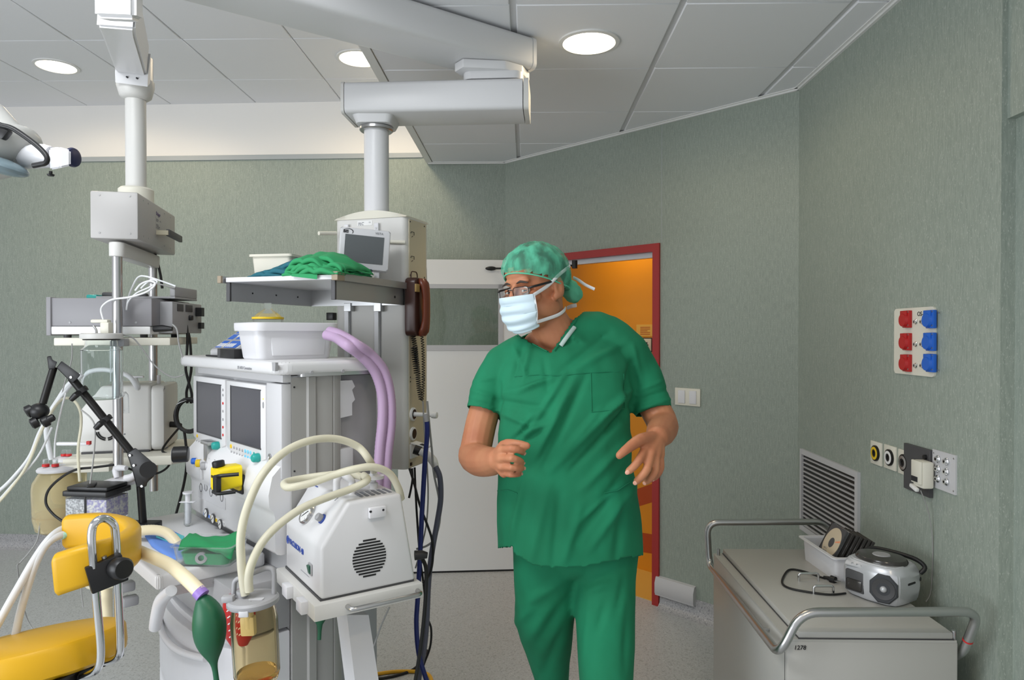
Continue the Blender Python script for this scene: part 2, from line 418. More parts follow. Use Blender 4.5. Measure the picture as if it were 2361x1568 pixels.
# things on the orange wall
x0,x1,za,zb=onwall(1475,809,1503,781,oo)
g=tag(MB().span((x0,oo-.012,za),(x1,oo,zb),.002).xf(root_matrix(r2)).build('door_keypad',M['beige']),'small beige electronic keypad on the orange wall seen through the doorway','keypad')
MB().span((x0-.006,oo-.004,za-.006),(x1+.006,oo+.0,zb+.006)).xf(root_matrix(r2)).build('surround',M['blackm'],g,w=True)
MB().span((x0+.025,oo-.0135,zb-.045),(x1-.025,oo-.011,zb-.022)).xf(root_matrix(r2)).build('display',M['black'],g,w=True)
for k in range(3):
    for j in range(2):
        xx=x0+.022+k*(x1-x0-.044)/2; MB().cyl((xx,oo-.014,za+.02+j*.018),(xx,oo-.011,za+.02+j*.018),.005,n=8).xf(root_matrix(r2)).build('key',M['brown'],g,w=True)
x0,x1,za,zb=onwall(1468,775,1509,748,oo)
g=tag(MB().span((x0,oo-.003,za),(x1,oo,zb)).xf(root_matrix(r2)).build('notice',mat('faded_paper',(226,172,70),.6)),'faded paper notice with typed lines above the keypad on orange wall','notice')
for k in range(5): MB().span((x0+.03,oo-.0038,zb-.02-k*.011),(x1-.03-.02*(k%3==2),oo-.0028,zb-.016-k*.011)).xf(root_matrix(r2)).build('text_line',M['dorange'],g,w=True)
# light switch
x0,x1,za,zb=onwall(1558,933,1616,897,0)
g=tag(MB().span((x0,-.009,za),(x1,0,zb),.002).xf(root_matrix(r2)).build('light_switch',M['cream']),'cream double light switch on the green wall right of the red door frame','switch')
for k in range(2):
    xx=x0+.022+k*((x1-x0)/2-.008); MB().span((xx,-.014,za+.012),(xx+(x1-x0)/2-.035,-.008,zb-.012),.002).xf(root_matrix(r2)).build('rocker',M['plastic'],g,w=True)
# wall bumper
sA=(V(w2o(1516,1350,0)[:2])-A).dot(d2); sB=(V(w2o(1605,1370,0)[:2])-A).dot(d2)
b=MB(); b.prism([(0,.068),(-.026,.068),(-.026,.075),(-.03,.08),(-.03,.135),(-.018,.166),(0,.17)],lambda u,v,t:r2.location+Matrix.Rotation(a2,3,'Z')@V((t,u,v)),sA,sB)
tag(b.build('wall_bumper',M['lgrey']),'short grey bumper rail low on the wall beside the red door frame','bumper')
# ================================================================ right side: wall fittings and trolley
WX=1.297
def wx(x,y,X=WX): return atX(x,y,X)
# louvred vent
p0=wx(1850,1028); ya,yb=p0.y,2.722; zb=p0.z-.012; za=.60
g=empty('air_vent',(WX,(ya+yb)/2,za)); tag(g,'louvred metal air vent in the green wall behind the white trolley','air vent')
b=MB(); f=.024
b.span((WX-.012,yb,za),(WX,yb+f,zb)); b.span((WX-.012,ya-f*.7,za),(WX,ya,zb)); b.span((WX-.011,yb+f,zb-f),(WX,ya-f*.7,zb)); b.span((WX-.011,yb+f,za),(WX,ya-f*.7,za+f)); b.build('frame',M['lgrey'],g,w=True)
b=MB(); n=16
for k in range(n):
    z=za+f+.006+k*(zb-za-2*f)/n; b.box((WX-.004,(ya+yb)/2,z),(.011,ya-yb-2*f,.0030),0,1,Matrix.Rotation(R(-10),4,'Y'))
b.build('louvre_blades',M['lgrey'],g,w=True)
b=MB()
for k in range(34):
    y=yb+f+.01+k*(ya-yb-2*f-.02)/33; b.span((WX+.001,y-.0015,za+f),(WX+.008,y+.0015,zb-f))
b.build('rear_fins',M['grey'],g,w=True)
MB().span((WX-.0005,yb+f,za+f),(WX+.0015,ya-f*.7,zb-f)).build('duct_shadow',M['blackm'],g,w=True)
# socket panel with six hinged sockets
ya,yb,z0,z1=2.47,2.228,1.377,1.601
g=empty('socket_panel',(WX,(ya+yb)/2,z0)); tag(g,'cream panel of three red and three blue hinged sockets high on side wall','socket panel')
P=[]; r=.014
for cy,cz,a0 in ((yb+r,z0+r,180),(ya-r,z0+r,270),(ya-r,z1-r,0),(yb+r,z1-r,90)):
    for k in range(5): t=R(a0+k*22.5); P.append((cy+math.cos(t)*r,cz+math.sin(t)*r))
MB().prism(P,lambda u,v,t:V((t,u,v)),WX-.006,WX).build('plate',M['cream'],g,w=True)
def sock(py,pz,m,l):
    b=MB(); w=.042; h=.058
    b.box((WX-.011,py,pz),(.012,w,h),.002)
    b.box((WX-.019,py+.006,pz+.018),(.008,w*.9,h*.36),.002)
    b.tube([(WX-.016,py+.006,pz-.003),(WX-.026,py+.006,pz-.003)],[.025,.021],20)
    o=b.build('socket',m,g,w=True); lab(o,l)
    for s in (-1,1): MB().cyl((WX-.0185,py-.016,pz+s*.022+.002),(WX-.016,py-.016,pz+s*.022+.002),.003,n=8).build('screw',M['steel'],o,w=True)
for k,y in enumerate((736,788,837)):
    q=wx(2091,y,WX-.012); sock(q.y,q.z,M['rplastic'],'red hinged socket')
    q2=wx(2146,y,WX-.012); sock(q2.y,q2.z,M['bplastic'],'blue hinged socket')
    for X in (2113,2128):
        q=wx(X,y+6,WX-.006); b=MB(); b.lathe([(.0085,0),(.0085,.003),(.006,.005),(.006,.009),(.003,.009),(.0028,.004)],q,(-1,0,0),16); b.build('earth_stud',M['chrome'],g,w=True)
q=wx(2115,729,WX-.0066); text('lettering','OS-5',M['blackink'],g,q,(0,-1,0),(0,0,1),.021)
for X,Y in ((2165,721),(2163,854)):
    q=wx(X,Y,WX-.006); MB().cyl(q,q+V((-.002,0,0)),.003,n=10).build('screw',M['steel'],g,w=True)
# gas outlets
for k,(x,y,w_,m,l) in enumerate(((2023,1045,.083,M['ytag'],'gas outlet plate with yellow ring, nearest the vent'),(2055,1055,.083,M['paper'],'gas outlet plate with white ring, between the yellow one and the silver one'),(2089,1067,.085,M['steel'],'gas outlet plate with silver ring, touching the dark plate'))):
    c=wx(x,y); g=empty('gas_outlet',(WX,c.y,c.z-.04)); tag(g,l,'gas outlet','gas outlets in a row')
    MB().box((WX-.003,c.y,c.z),(.006,.08,.084),.001).build('plate',M['cream'],g,w=True)
    MB().lathe([(.029,0),(.029,.005),(.0235,.007),(.0235,.004)],c+V((-.006,0,0)),(-1,0,0),28).build('ring_edge',M['blackm'],g,w=True)
    MB().lathe([(.0235,0),(.0235,.0075),(.0145,.0085),(.0145,.002)],c+V((-.006,0,0)),(-1,0,0),28).build('ring',m,g,w=True)
    MB().lathe([(.0145,0),(.0145,.0068),(.009,.0068),(.008,.001)],c+V((-.006,0,0)),(-1,0,0),24).build('port',M['black'],g,w=True)
# dark plate with white cover box
ya,yb,z0,z1=2.393,2.240,.992,1.144
g=empty('wall_outlet',(WX,(ya+yb)/2,z0)); tag(g,'dark grey square plate carrying a white covered outlet box','outlet')
MB().span((WX-.012,yb,z0),(WX,ya,z1),.001,1).build('plate',M['dgrey'],g,w=True)
c=wx(2129,1093,WX-.03)
b=MB(); b.box((WX-.03,c.y,c.z),(.036,.058,.085),.006); b.span((WX-.055,c.y-.027,c.z-.03),(WX-.046,c.y+.027,c.z+.043),.003); b.build('cover_box',M['cream'],g,w=True)
MB().span((WX-.0565,c.y-.012,c.z-.024),(WX-.054,c.y+.022,c.z-.008)).build('dark_label',M['blackink'],g,w=True)
b=MB(); b.box((WX-.052,c.y+.012,c.z-.046),(.012,.04,.012),.003,2,Matrix.Rotation(R(15),4,'X')); b.build('broken_tab',M['paper'],g,w=True)
q=wx(2135,1054,WX-.012); MB().lathe([(.008,0),(.007,.008),(.003,.009)],q,(-1,0,0),12).build('knob',M['black'],g,w=True)
b=MB(); b.tube([(WX-.045,c.y-.012,c.z-.05),(WX-.02,c.y-.012,c.z-.12),(WX-.004,c.y-.008,c.z-.22),(WX-.004,c.y,.70),(WX-.02,c.y,.66)],.0016,6,5); b.build('thin_wire',M['gcable'],g,w=True)
# grey plate with studs
ya,yb,z0,z1=2.238,2.119,1.029,1.149
g=empty('earthing_plate',(WX,(ya+yb)/2,z0)); tag(g,'pale square plate with six round metal earthing studs','earthing plate')
MB().span((WX-.005,yb,z0),(WX,ya,z1)).build('plate',M['lgrey'],g,w=True)
for j in range(3):
    for k in range(2):
        c=V((WX-.005,ya-.034-k*.044,z1-.026-j*.031)); MB().lathe([(.0115,0),(.0115,.004),(.0085,.007),(.0075,.011),(.004,.011),(.0035,.003)],c,(-1,0,0),18).build('stud',M['chrome'],g,w=True)
for j in (0,1):
    for k in (0,1): c=V((WX-.005,ya-.008-k*.103,z0+.011+j*.098)); MB().cyl(c,c-V((.0015,0,0)),.0028,n=8).build('screw',M['steel'],g,w=True)
# ---- white trolley
TX0,TX1,TY0,TY1,TZ=.728,1.2,1.95,2.71,.660
g=empty('utility_trolley',((TX0+TX1)/2,(TY0+TY1)/2,0)); tag(g,'white enamel lidded trolley with bent steel tube handles against the side wall','trolley')
b=MB(); b.span((TX0,TY0,.12),(TX1,TY1,TZ),.006,2); b.build('body',M['cart'],g,w=True)
b=MB(); b.span((TX0+.035,TY0+.004,TZ+.006),(TX1-.012,TY1-.004,TZ+.024),.003,2); b.build('lid',M['cart'],g,w=True)
b=MB(); b.span((TX0+.0005,TY0+.0005,TZ-.002),(TX1-.004,TY1-.0005,TZ+.004)); b.build('lid_rim',M['cart'],g,w=True)
b=MB(); b.span((TX0+.033,TY0+.002,TZ+.004),(TX1-.010,TY1-.003,TZ+.0065)); b.build('lid_seal',M['dgrey'],g,w=True)
b=MB(); b.span((TX0-.001,TY0+.012,.13),(TX0+.001,TY0+.014,TZ-.01)); b.build('door_seam',M['dgrey'],g,w=True)
for x,y in ((TX0+.014,TY1-.02),(TX1-.006,TY0+.012)): MB().cyl((x,y,TZ-.004),(x,y,TZ+.028),.006,n=12).build('lid_pin',M['steel'],g,w=True)
rt=.0125
P=[atY(2205,1512,1.985),atY(2222,1500,1.955),atY(2258,1410,1.90),atY(1846,1412,1.90),atY(1797,1510,1.895),atY(1636,1303,2.80),atY(1630,1205,2.80),atY(1900,1203,2.80),atY(1925,1240,2.80),atY(1928,1300,2.80)]
P2=fillet(P,.05,7); b=MB(); b.tube(P2,rt,14); b.build('handle_tube',M['steel'],g,w=True)
a_,b_=P[1]*.75+P[2]*.25,P[1]*.72+P[2]*.28
MB().cyl(a_,b_,rt+.0008,n=14).build('red_band',M['rtag'],g,w=True)
for y in (TY0+.14,TY1-.14):
    t=(y-1.895)/(2.80-1.895); q=P[4]*(1-t)+P[5]*t; MB().cyl(q,(TX0+.004,y,q.z),.006,n=8).build('handle_bracket',M['steel'],g,w=True)
def dhandle(x,y):
    a=atZ(x[0],y[0],TZ+.024); c=atZ(x[1],y[1],TZ+.024); u=V((0,0,.026))
    MB().tube(fillet([a,a+u,c+u,c],.008,4),.0042,10).build('lid_handle',M['chrome'],g,w=True)
dhandle((1842,1887),(1340,1340)); dhandle((1876,1921),(1370,1370))
for x in (TX0+.06,TX1-.06):
    for y in (TY0+.06,TY1-.06):
        c=MB(); c.cyl((x-.015,y,.045),(x+.015,y,.045),.045,n=20); c.build('castor',M['dgrey'],g,w=True); MB().cyl((x,y,.06),(x,y,.13),.014,n=12).build('castor_stem',M['steel'],g,w=True)
q=atY(1830,1498,TY0-.0012); text('asset_number','1278',M['blackink'],g,q,(1,.0,.0),(0,0,1),.017,italic=.15)
LZ=TZ+.024
# ---- boombox (front faces away from wall, towards the left)
def bb(x,y): return atZ(x,y,LZ)
bx=empty('radio_cd_player',(1.127,2.226,LZ),R(33)); tag(bx,'silver portable radio with round speaker and smoked disc lid on the trolley','radio')
# local: front face at -x, y along the length (near end at -y)
b=MB(); Lh,Wd,Hh=.095,.082,.118
prof=[(-Lh+.004,-Wd+.022),(-Lh+.03,-Wd+.003),(0,-Wd-.006),(Lh-.03,-Wd+.003),(Lh-.004,-Wd+.024),(Lh,-.02),(Lh,.05),(Lh-.02,Wd-.012),(0,Wd),(-Lh+.02,Wd-.012),(-Lh,.05),(-Lh,-.02)]
rings=[]
for z,s in ((.002,.88),(.012,.95),(.045,1.0),(.085,1.0),(.105,.95),(Hh,.84)):
    rings.append([V((v*s,u*s,z)) for u,v in prof])
b.loft(rings); bmesh.ops.bevel(b.bm,geom=b.bm.edges[:],offset=.004,segments=2,affect='EDGES'); b.build('case',M['silver'],bx)
b=MB(); b.lathe([(.068,0),(.068,.006),(.063,.013),(.024,.016),(.024,.012)],(0,0,0),(0,0,1),36); b.xf(Matrix.Translation((0,0,Hh-.002))@Matrix.Diagonal((.95,1.15,1,1))); lid=b.build('disc_lid',M['smoke'],bx)
b=MB(); b.lathe([(.027,0),(.024,.003),(.002,.004)],(.0,.0,Hh+.013),(0,0,1),28); b.build('lid_hub',M['grey'],lid)
b=MB(); b.box((-Wd+.001,.036,.052),(.014,.062,.066),.004,2); cen=b.build('control_panel',M['dgrey'],bx)
b=MB(); b.box((-Wd-.006,.036,.042),(.004,.05,.034),.004,2); b.build('cassette_door',M['smoke'],cen)
b=MB(); b.box((-Wd+.012,.03,.098),(.022,.085,.020),.005,2,Matrix.Rotation(R(40),4,'Y')); b.build('display_strip',M['silver'],cen)
for k in range(4): MB().box((-Wd+.006,.0+k*.016,.103),(.008,.010,.007),.002,1,Matrix.Rotation(R(40),4,'Y')).build('button',M['chrome'],cen)
nx=V((-.93,-.36,0)).normalized(); c=V((-Wd+.012,-Lh+.045,.054)); o=MB(); up=V((0,0,1)); tv=nx.cross(up); P=[]
for k in range(8): t=2*PI*(k+.5)/8; P.append(c+tv*.042*math.cos(t)+up*.047*math.sin(t))
o.loft([[p-nx*.012 for p in P],[p+nx*.010 for p in P],[c+(p-c)*.9+nx*.014 for p in P]]); so=o.build('speaker',M['grille'],bx)
MB().lathe([(.034,.012),(.032,.0165),(.014,.013),(.004,.012)],c,nx,28).build('cone',M['dgrey'],so); MB().sph(c+nx*.013,.010).build('dust_cap',M['silver'],so)
b=MB(); b.box((.0,-Lh-.0005,.068),(.04,.004,.007),.002,1); b.build('side_slot',M['black'],bx); b=MB(); b.box((.05,-Lh+.003,.072),(.014,.008,.014),.004,2); b.build('jack',M['black'],bx)
P=[V((.055,-Lh+.004,.088)),V((.07,-Lh-.002,.108)),V((.075,-Lh+.04,.124)),V((.075,Lh-.04,.124)),V((.07,Lh+.002,.108)),V((.055,Lh-.004,.088))]
MB().tube(P,.007,10,6).build('carry_handle',M['black'],bx)
# ---- power lead on the lid
P=[(1950,1368),(1915,1371),(1870,1366),(1820,1356),(1803,1342),(1814,1318),(1830,1313),(1862,1320),(1890,1330),(1903,1334)]
P=[atZ(x,y,LZ+.0045) for x,y in P]
g=empty('power_lead',P[-1].to_tuple()); tag(g,'black mains lead looped through the two lid handles on the trolley','cable')
MB().tube(P,.0035,8,6).build('cord',M['cable'],g,w=True)
d=(P[-1]-P[-2]).normalized(); q=P[-1]+V((0,0,.004))
b=MB(); b.tube([q-d*.006,q+d*.018,q+d*.02,q+d*.036],[.004,.008,.013,.012],14); b.build('plug',M['black'],g,w=True)
for s in (-1,1):
    o=d.cross(V((0,0,1)))*s*.006; MB().cyl(q+d*.036+o,q+d*.05+o,.002,n=8).build('pin',M['steel'],g,w=True)
# ---- white basket with disc cases
g=empty('storage_basket',(1.10,2.475,LZ),0); tag(g,'small white plastic basket of disc cases on the trolley behind the radio','basket')
b=MB(); hx,hy,h=.070,.122,.082
ox,iy=.006,.006
def rr(sx,sy,z,r=.012):
    P=[]
    for cx_,cy_,a0 in ((sx-r,sy-r,0),(-sx+r,sy-r,90),(-sx+r,-sy+r,180),(sx-r,-sy+r,270)):
        for k in range(4): t=R(a0+k*30); P.append(V((cx_+math.cos(t)*r,cy_+math.sin(t)*r,z)))
    return P
b.loft([rr(hx*.93,hy*.96,0),rr(hx,hy,h),rr(hx+.012,hy+.012,h),rr(hx+.012,hy+.012,h-.004),rr(hx-.003,hy-.003,h-.004),rr(hx*.93-.004,hy*.96-.004,.004)]); b.xf(Matrix.Rotation(R(3),4,'Z')); b.build('tub',M['plastic'],g)
def cdcase(dx,label,first=False,dy=0,dz=0,grp='disc cases in the basket'):
    o=empty('disc_case',atY(1926,1252,2.47)+V((dx,dy,dz))); o.rotation_euler=(R(-27),0,R(-90+random.uniform(-2,2))); tag(o,label,'disc case',grp)
    MB().box((0,0,0),(.124,.009,.130),.001,1).build('case',M['clear'] if first else M['smoke'],o)
    MB().box((-.058,0,0),(.010,.0094,.130),.0005,1).build('spine',M['black'],o)
    if first:
        MB().lathe([(.055,0),(.055,.0012),(.018,.0014),(.018,0)],(.004,-.0048,0),(0,-1,0),48).build('disc',M['cd'],o)
        MB().lathe([(.018,0),(.018,.0016),(.008,.0022),(.004,.0022)],(.004,-.0048,0),(0,-1,0),32).build('disc_hub',M['dgrey'],o)
        MB().box((.0,-.0044,0),(.112,.0008,.122)).build('tray_card',M['dgrey'],o)
        for q_,s in enumerate(('mix 2','muzyka')): 
            text('handwriting',s,M['ink'],o,(-.03,-.0062,-.030-q_*.010),(1,0,.03),(0,0,1),.011,w=False,ext=.0002,italic=.2)
        p=MB(); p.prism([(.022,.006),(.050,.014),(.051,.022),(.021,.010)],lambda u,v,t:V((u+.004,t,v)),-.0063,-.0060); p.build('salmon_print',mat('salmon_print',(232,150,110),.4),o)
    return o
cdcase(-.01,'open-faced case showing a pale disc with dark centre, frontmost in the basket',True)
ln=('dark disc case directly behind the case with the pale disc','second dark disc case behind the pale disc','third dark disc case behind the pale disc','fourth dark disc case behind the pale disc','fifth dark disc case behind the pale disc','last dark disc case at the far right of the basket')
for k,l in enumerate(ln): cdcase(.004+k*.0125,l,dy=-.006-.003*k,dz=-.010-.004*k)
# ================================================================ ceiling pendants
def hit(root,ax,val,x,y):
    T=root_matrix(root).inverted(); o=T@EYE; d=T.to_3x3()@ray(x,y); return o+d*((val-o[ax])/d[ax])
def rrect(x0,x1,y0,y1,r,n=4):
    P=[]
    for cx_,cy_,a0 in ((x1-r,y1-r,0),(x0+r,y1-r,90),(x0+r,y0+r,180),(x1-r,y0+r,270)):
        for k in range(n+1): t=R(a0+k*90/n); P.append((cx_+math.cos(t)*r,cy_+math.sin(t)*r))
    return P
UP=V((0,0,1)); idf=lambda u,v,t:V((u,v,t))
# ---- wide pendant with supply tower
TW=empty('ceiling_pendant',(-.454,2.65,.995),R(-17.2)); tag(TW,'wide white ceiling pendant with jointed arms carrying a tall supply tower and shelf','ceiling pendant')
oz=.995; tw=.31; td=.20
def LZt(z): return z-oz
b=MB(); b.prism(rrect(-tw,0,0,td,.022),idf,0,.965); b.build('supply_tower',M['white2'],TW)
b=MB(); n=12; P=[]
ringsx=[]
for k in range(n+1):
    t=k/n; x=-tw+tw*t; h=.030*math.sin(PI*min(1,(t*.92+.06)))+.004; ringsx.append([V((x,-.004,.965)),V((x,td+.004,.965)),V((x,td-.01,.965+h)),V((x,.012,.965+h))])
b.loft(ringsx); b.build('top_cap',M['cream'],TW)
b=MB(); b.span((-.0005,.022,.004),(.003,td-.03,.96)); b.build('side_panel',M['beige'],TW)
b=MB()
for z in (.345,.735): b.span((.0028,.022,z),(.0036,td-.03,z+.0016))
b.build('panel_joint',M['grey'],TW)
for z in (.02,.335,.352,.725,.745,.95):
    for y in (.03,td-.045):
        MB().cyl((.0028,y,z),(.0045,y,z),.0028,n=8).build('screw',M['blackink'],TW)
for py in (540,596):
    c=hit(TW,0,.003,950,py); q=MB(); q.tube([c+V((0,-.012,.002)),c+V((.004,-.012,.008)),c+V((.004,.010,.008)),c+V((.004,.010,-.004))],.0012,6); q.tube([c+V((.003,-.008,-.012)),c+V((.003,.0,-.008))],.0012,6); q.build('hook_mark',M['blackink'],TW)
for px in (801,870):
    c=hit(TW,1,-.004,px,520); b=MB(); b.span((c.x-.009,-.014,.03),(c.x+.009,0,.945),.001,1); rl=b.build('equipment_rail',M['plastic'],TW)
    for z in (.925,.905):
        MB().cyl((c.x,-.0155,z),(c.x,-.013,z),.0045,n=10).build('rail_screw',M['steel'],rl)
    b=MB(); b.span((c.x+.0095,-.002,.03),(c.x+.0145,.0005,.66)); b.build('rail_gap_shade',M['grey'],TW)  # grey strip: soft shade in the gap beside the rail, put in as colour
c0,c1=hit(TW,1,-.001,824,521),hit(TW,1,-.001,858,508)
b=MB(); b.span((c0.x,-.0012,c0.z),(c1.x,.0005,c1.z)); b.build('rating_plate',M['paper'],TW)
q=hit(TW,1,-.0016,826,513); mw=TW.matrix_basis
def ttext(nm,s,m,root,loc,xd,size,**k): text(nm,s,m,root,loc,xd,(0,0,1),size,w=False,**k)
for k,(x_,w_) in enumerate(((0,.012),(.015,.010),(.0,.018),(.0,.003),(.007,.006),(.016,.007))):
    z_=(.002,.001,.006,.010,.010,.0095)[k]; MB().span(V((q.x+x_,-.0016,q.z-z_-.0015)),V((q.x+x_+w_,-.0011,q.z-z_+.0008))).build('print_line',M['ink'],TW)
ttext('lettering','CE',M['ink'],TW,hit(TW,1,-.0016,850,514),(1,0,0),.007,ext=.0002)
# cream bumper strip and stub
c=hit(TW,1,-.008,930,558); b=MB(); b.tube([(-tw*.55,-.006,c.z+.012),(-.02,-.006,c.z),(-.006,.004,c.z)],.007,10); b.build('bumper_strip',M['cream'],TW)
p,q=atY(735,538,2.66),atY(775,538,2.72); b=MB(); b.tube([p,q],.0075,12); b.build('stub_rail',M['cream'],TW,w=True)
# column, lower arm, joint, upper arm
cc=V((-.590,2.765)); b=MB()
b.cyl((cc.x,cc.y,1.97),(cc.x,cc.y,2.36),.0485,n=36); b.build('column',M['white'],TW,w=True)
b=MB(); b.lathe([(.062,0),(.066,.004),(.066,.014),(.060,.018)],(cc.x,cc.y,2.315),UP,36); b.build('collar_ring',M['steel'],TW,w=True)
b=MB(); b.loft([[V((cc.x+x*.85,cc.y+y*.85,2.333)) for x,y in rrect(-.08,.08,-.085,.085,.03)],[V((cc.x+x,cc.y+y,2.372)) for x,y in rrect(-.085,.085,-.09,.09,.03)]]); b.build('collar_block',M['white'],TW,w=True)
lx=V((1,-.045,0)).normalized(); ly=V((.045,1,0)).normalized()
def armf(o,lx,ly): return lambda u,v,t: V((o[0],o[1],0))+lx*u+ly*v+UP*t
f=armf(cc,lx,ly); b=MB()
x1=.585
prof=rrect(-.105,.105,2.362,2.480,.018,3)
b.prism([(y,z) for y,z in prof],lambda u,v,t:f(t,u,v),-.098,x1); b.build('lower_arm',M['white'],TW,w=True)
b=MB(); b.prism([(y,z) for y,z in rrect(-.106,.106,2.360,2.482,.018,3)],lambda u,v,t:f(t,u,v),x1+.003,x1+.022); b.build('end_cap',M['white2'],TW,w=True); b=MB(); b.prism([(y,z) for y,z in rrect(-.106,.106,2.360,2.482,.018,3)],lambda u,v,t:f(t,u,v),-.112,-.1); b.build('end_cap',M['white2'],TW,w=True)
jx=.47
c=f(jx,0,0); b=MB(); b.prism(rrect(-.115,.115,-.09,.09,.035),lambda u,v,t:c+lx*u+ly*v+UP*t,2.484,2.512); b.build('joint_plate',M['white'],TW,w=True)
ux=V((-.80,-.60,0)); uy=V((.60,-.80,0)) # uy towards camera-right
b=MB(); P=[]
for k in range(13):
    t=R(-90+k*15); P.append((-.02-.075*math.cos(t),.105*math.sin(t)))
P=[(.15,-.04),(.15,.04)]+[(.02,.108)]+P[::-1]+[(.02,-.108)]
P=[(.17,-.03),(.17,.03),(.03,.108),(-.05,.108),(-.12,.06),(-.12,-.06),(-.05,-.108),(.03,-.108)]
c2=V((c.x+.005,c.y+.0,0)); b.prism(P,lambda u,v,t:c2+ux*u+uy*v+UP*t,2.512,2.545,.004); b.build('knuckle',M['white'],TW,w=True)
b=MB(); prof=rrect(-.108,.108,2.547,2.668,.02,3)
b.prism(prof,lambda u,v,t:c2+ux*t+uy*u+UP*v,-.10,1.27); b.build('upper_arm',M['white'],TW,w=True)
b=MB(); b.prism(rrect(-.109,.109,2.545,2.67,.02,3),lambda u,v,t:c2+ux*t+uy*u+UP*v,-.118,-.102); b.build('end_cap',M['white'],TW,w=True); b=MB(); b.prism(rrect(-.109,.109,2.545,2.67,.02,3),lambda u,v,t:c2+ux*t+uy*u+UP*v,1.272,1.29); b.build('end_cap',M['white'],TW,w=True)
c3=c2+ux*1.14; b=MB(); b.cyl((c3.x,c3.y,2.66),(c3.x,c3.y,3.106),.07,n=32); b.build('ceiling_mount',M['white'],TW,w=True)
# shelf on the rails, open U shaped apron
sw,sd,st=-.415,-.492,1.685-oz
b=MB(); b.span((sw,sd,st),(0,-.012,st+.016),.002,1); sh=b.build('shelf',M['plastic'],TW)
b=MB(); ah=.062
b.span((sw,sd+.012,st-ah),(sw+.012,-.012,st)); b.span((-.012,sd+.012,st-ah),(0,-.012,st)); b.span((sw,-.024,st-ah),(0,-.012,st)); b.build('shelf_apron',M['alu'],TW)
for x in (sw-.001,-.014): MB().span((x,sd+.004,st-ah-.001),(x+.015,sd+.013,st+.0),.001,1).build('apron_end_cap',M['dgrey'],TW)
b=MB(); b.span((.004,sd+.03,st-.002),(.016,-.0,st+.022)); b.build('side_rail',M['alu'],TW); b=MB(); b.span((sw-.016,sd-.012,st-.002),(sw-.005,-.03,st+.02)); b.build('side_rail',M['alu'],TW)
for a,c in (((-.002,sd-.012,st-.003),(.02,sd+.03,st+.024)),((.001,-.003,st-.003),(.02,.02,st+.022)),((sw-.018,sd-.018,st-.003),(sw-.003,sd-.008,st+.021))): MB().span(a,c,.001,1).build('rail_end',mat('tan_end_cap',(150,136,116),.5),TW)
for k in range(3): MB().cyl((sw+.0115,sd+.12+k*.13,st-.03),(sw+.0135,sd+.12+k*.13,st-.03),.003,n=8).build('screw',M['blackink'],TW)
MB().cyl((.0,-.09,st-.035),(.0015,-.09,st-.035),.005,n=10).build('screw',M['blackink'],TW)
for px in (801,870):
    c=hit(TW,1,-.03,px,712); b=MB(); b.span((c.x-.016,-.03,c.z-.010),(c.x+.014,0,st-ah+.01),.001,1); b.build('shelf_bracket',M['alu'],TW)
# outlets on the side panel
for py,px in ((955,951),(1000,951)):
    c=hit(TW,0,.003,px,py); MB().lathe([(.026,0),(.026,.006),(.02,.009),(.02,.004),(.017,.004),(.017,.008),(.010,.008),(.009,.0)],c,(1,0,0),28).build('gas_outlet',M['paper'],TW)
    MB().lathe([(.0185,.004),(.0185,.0085),(.0165,.0085)],c,(1,0,0),28).build('outlet_ring',M['blackm'],TW); MB().cyl(c,c+V((.0078,0,0)),.0095,n=20).build('outlet_port',M['black'],TW)
c=hit(TW,0,.003,951,955); b=MB(); b.tube([c,c+V((.03,-.002,0)),c+V((.085,-.004,0)),c+V((.088,-.004,0))],[.0095,.0085,.0075,.009],14); b.lathe([(.004,-.012),(.012,-.010),(.013,0),(.012,.010),(.004,.012)],c+V((.095,-.004,0)),(1,0,0),18); b.build('outlet_stopper',M['paper'],TW)
c=hit(TW,0,.003,952,1040); b=MB(); b.span((.003,c.y-.03,c.z-.026),(.010,c.y+.034,c.z+.03),.002); b.build('mains_socket',M['paper'],TW)
b=MB(); b.box(c+V((.034,0,.026)),(.07,.05,.006),.002,1,Matrix.Rotation(R(14),4,'Y')); b.build('socket_flap',M['paper'],TW); MB().box(c+V((.046,-.004,.0275)),(.02,.022,.001),0,1,Matrix.Rotation(R(14),4,'Y')).build('flap_label',M['blackink'],TW)
c=hit(TW,0,.003,947,1070); MB().span((.003,c.y-.006,c.z-.006),(.007,c.y+.006,c.z+.006)).build('earth_point',M['black'],TW)
c=hit(TW,1,-.006,795,735)
b=MB(); b.box((c.x-.07,.01,c.z+.01),(.03,.03,.03),.002); b.build('lower_socket',M['black'],TW)
# ---- brain monitor
p=atY(779,526,2.46); q=atY(893,526,2.54)
mx=(q-p); mx.z=0; mw_=mx.length; mz=atY(836,525,2.5).z-atY(836,620,2.5).z
mc=(p+q)/2; mn=empty('monitor',(mc.x,mc.y,mc.z-mz),math.atan2(mx.y,mx.x)); mn.rotation_euler=(R(-3),R(4.2),math.atan2(mx.y,mx.x)*.6); tag(mn,'small light grey patient monitor with dark screen mounted in front of the supply tower','monitor')
b=MB(); b.prism(rrect(-mw_/2,mw_/2,0,mz,.008),lambda u,v,t:V((u,t,v)),0,.05,.004); b.build('case',M['lgrey'],mn)
b=MB(); b.span((-mw_/2+.019,-.0012,.022),(mw_/2-.022,.002,mz-.026)); b.build('screen',M['bscreen'],mn)
ttext('lettering','BIS',M['blackink'],mn,(-mw_/2+.011,-.0008,mz-.021),(1,0,0),.0145,bold=.0006)
b=MB(); P=[]
for k in range(15): t=R(155-k*13.5); P.append(V((-mw_/2+.028+.017*math.cos(t),-.0008,mz-.0165+.0105*math.sin(t))))
b.tube(P,[.0003,.0009,.0016,.0007],6); b.build('logo_arc',M['blackink'],mn)
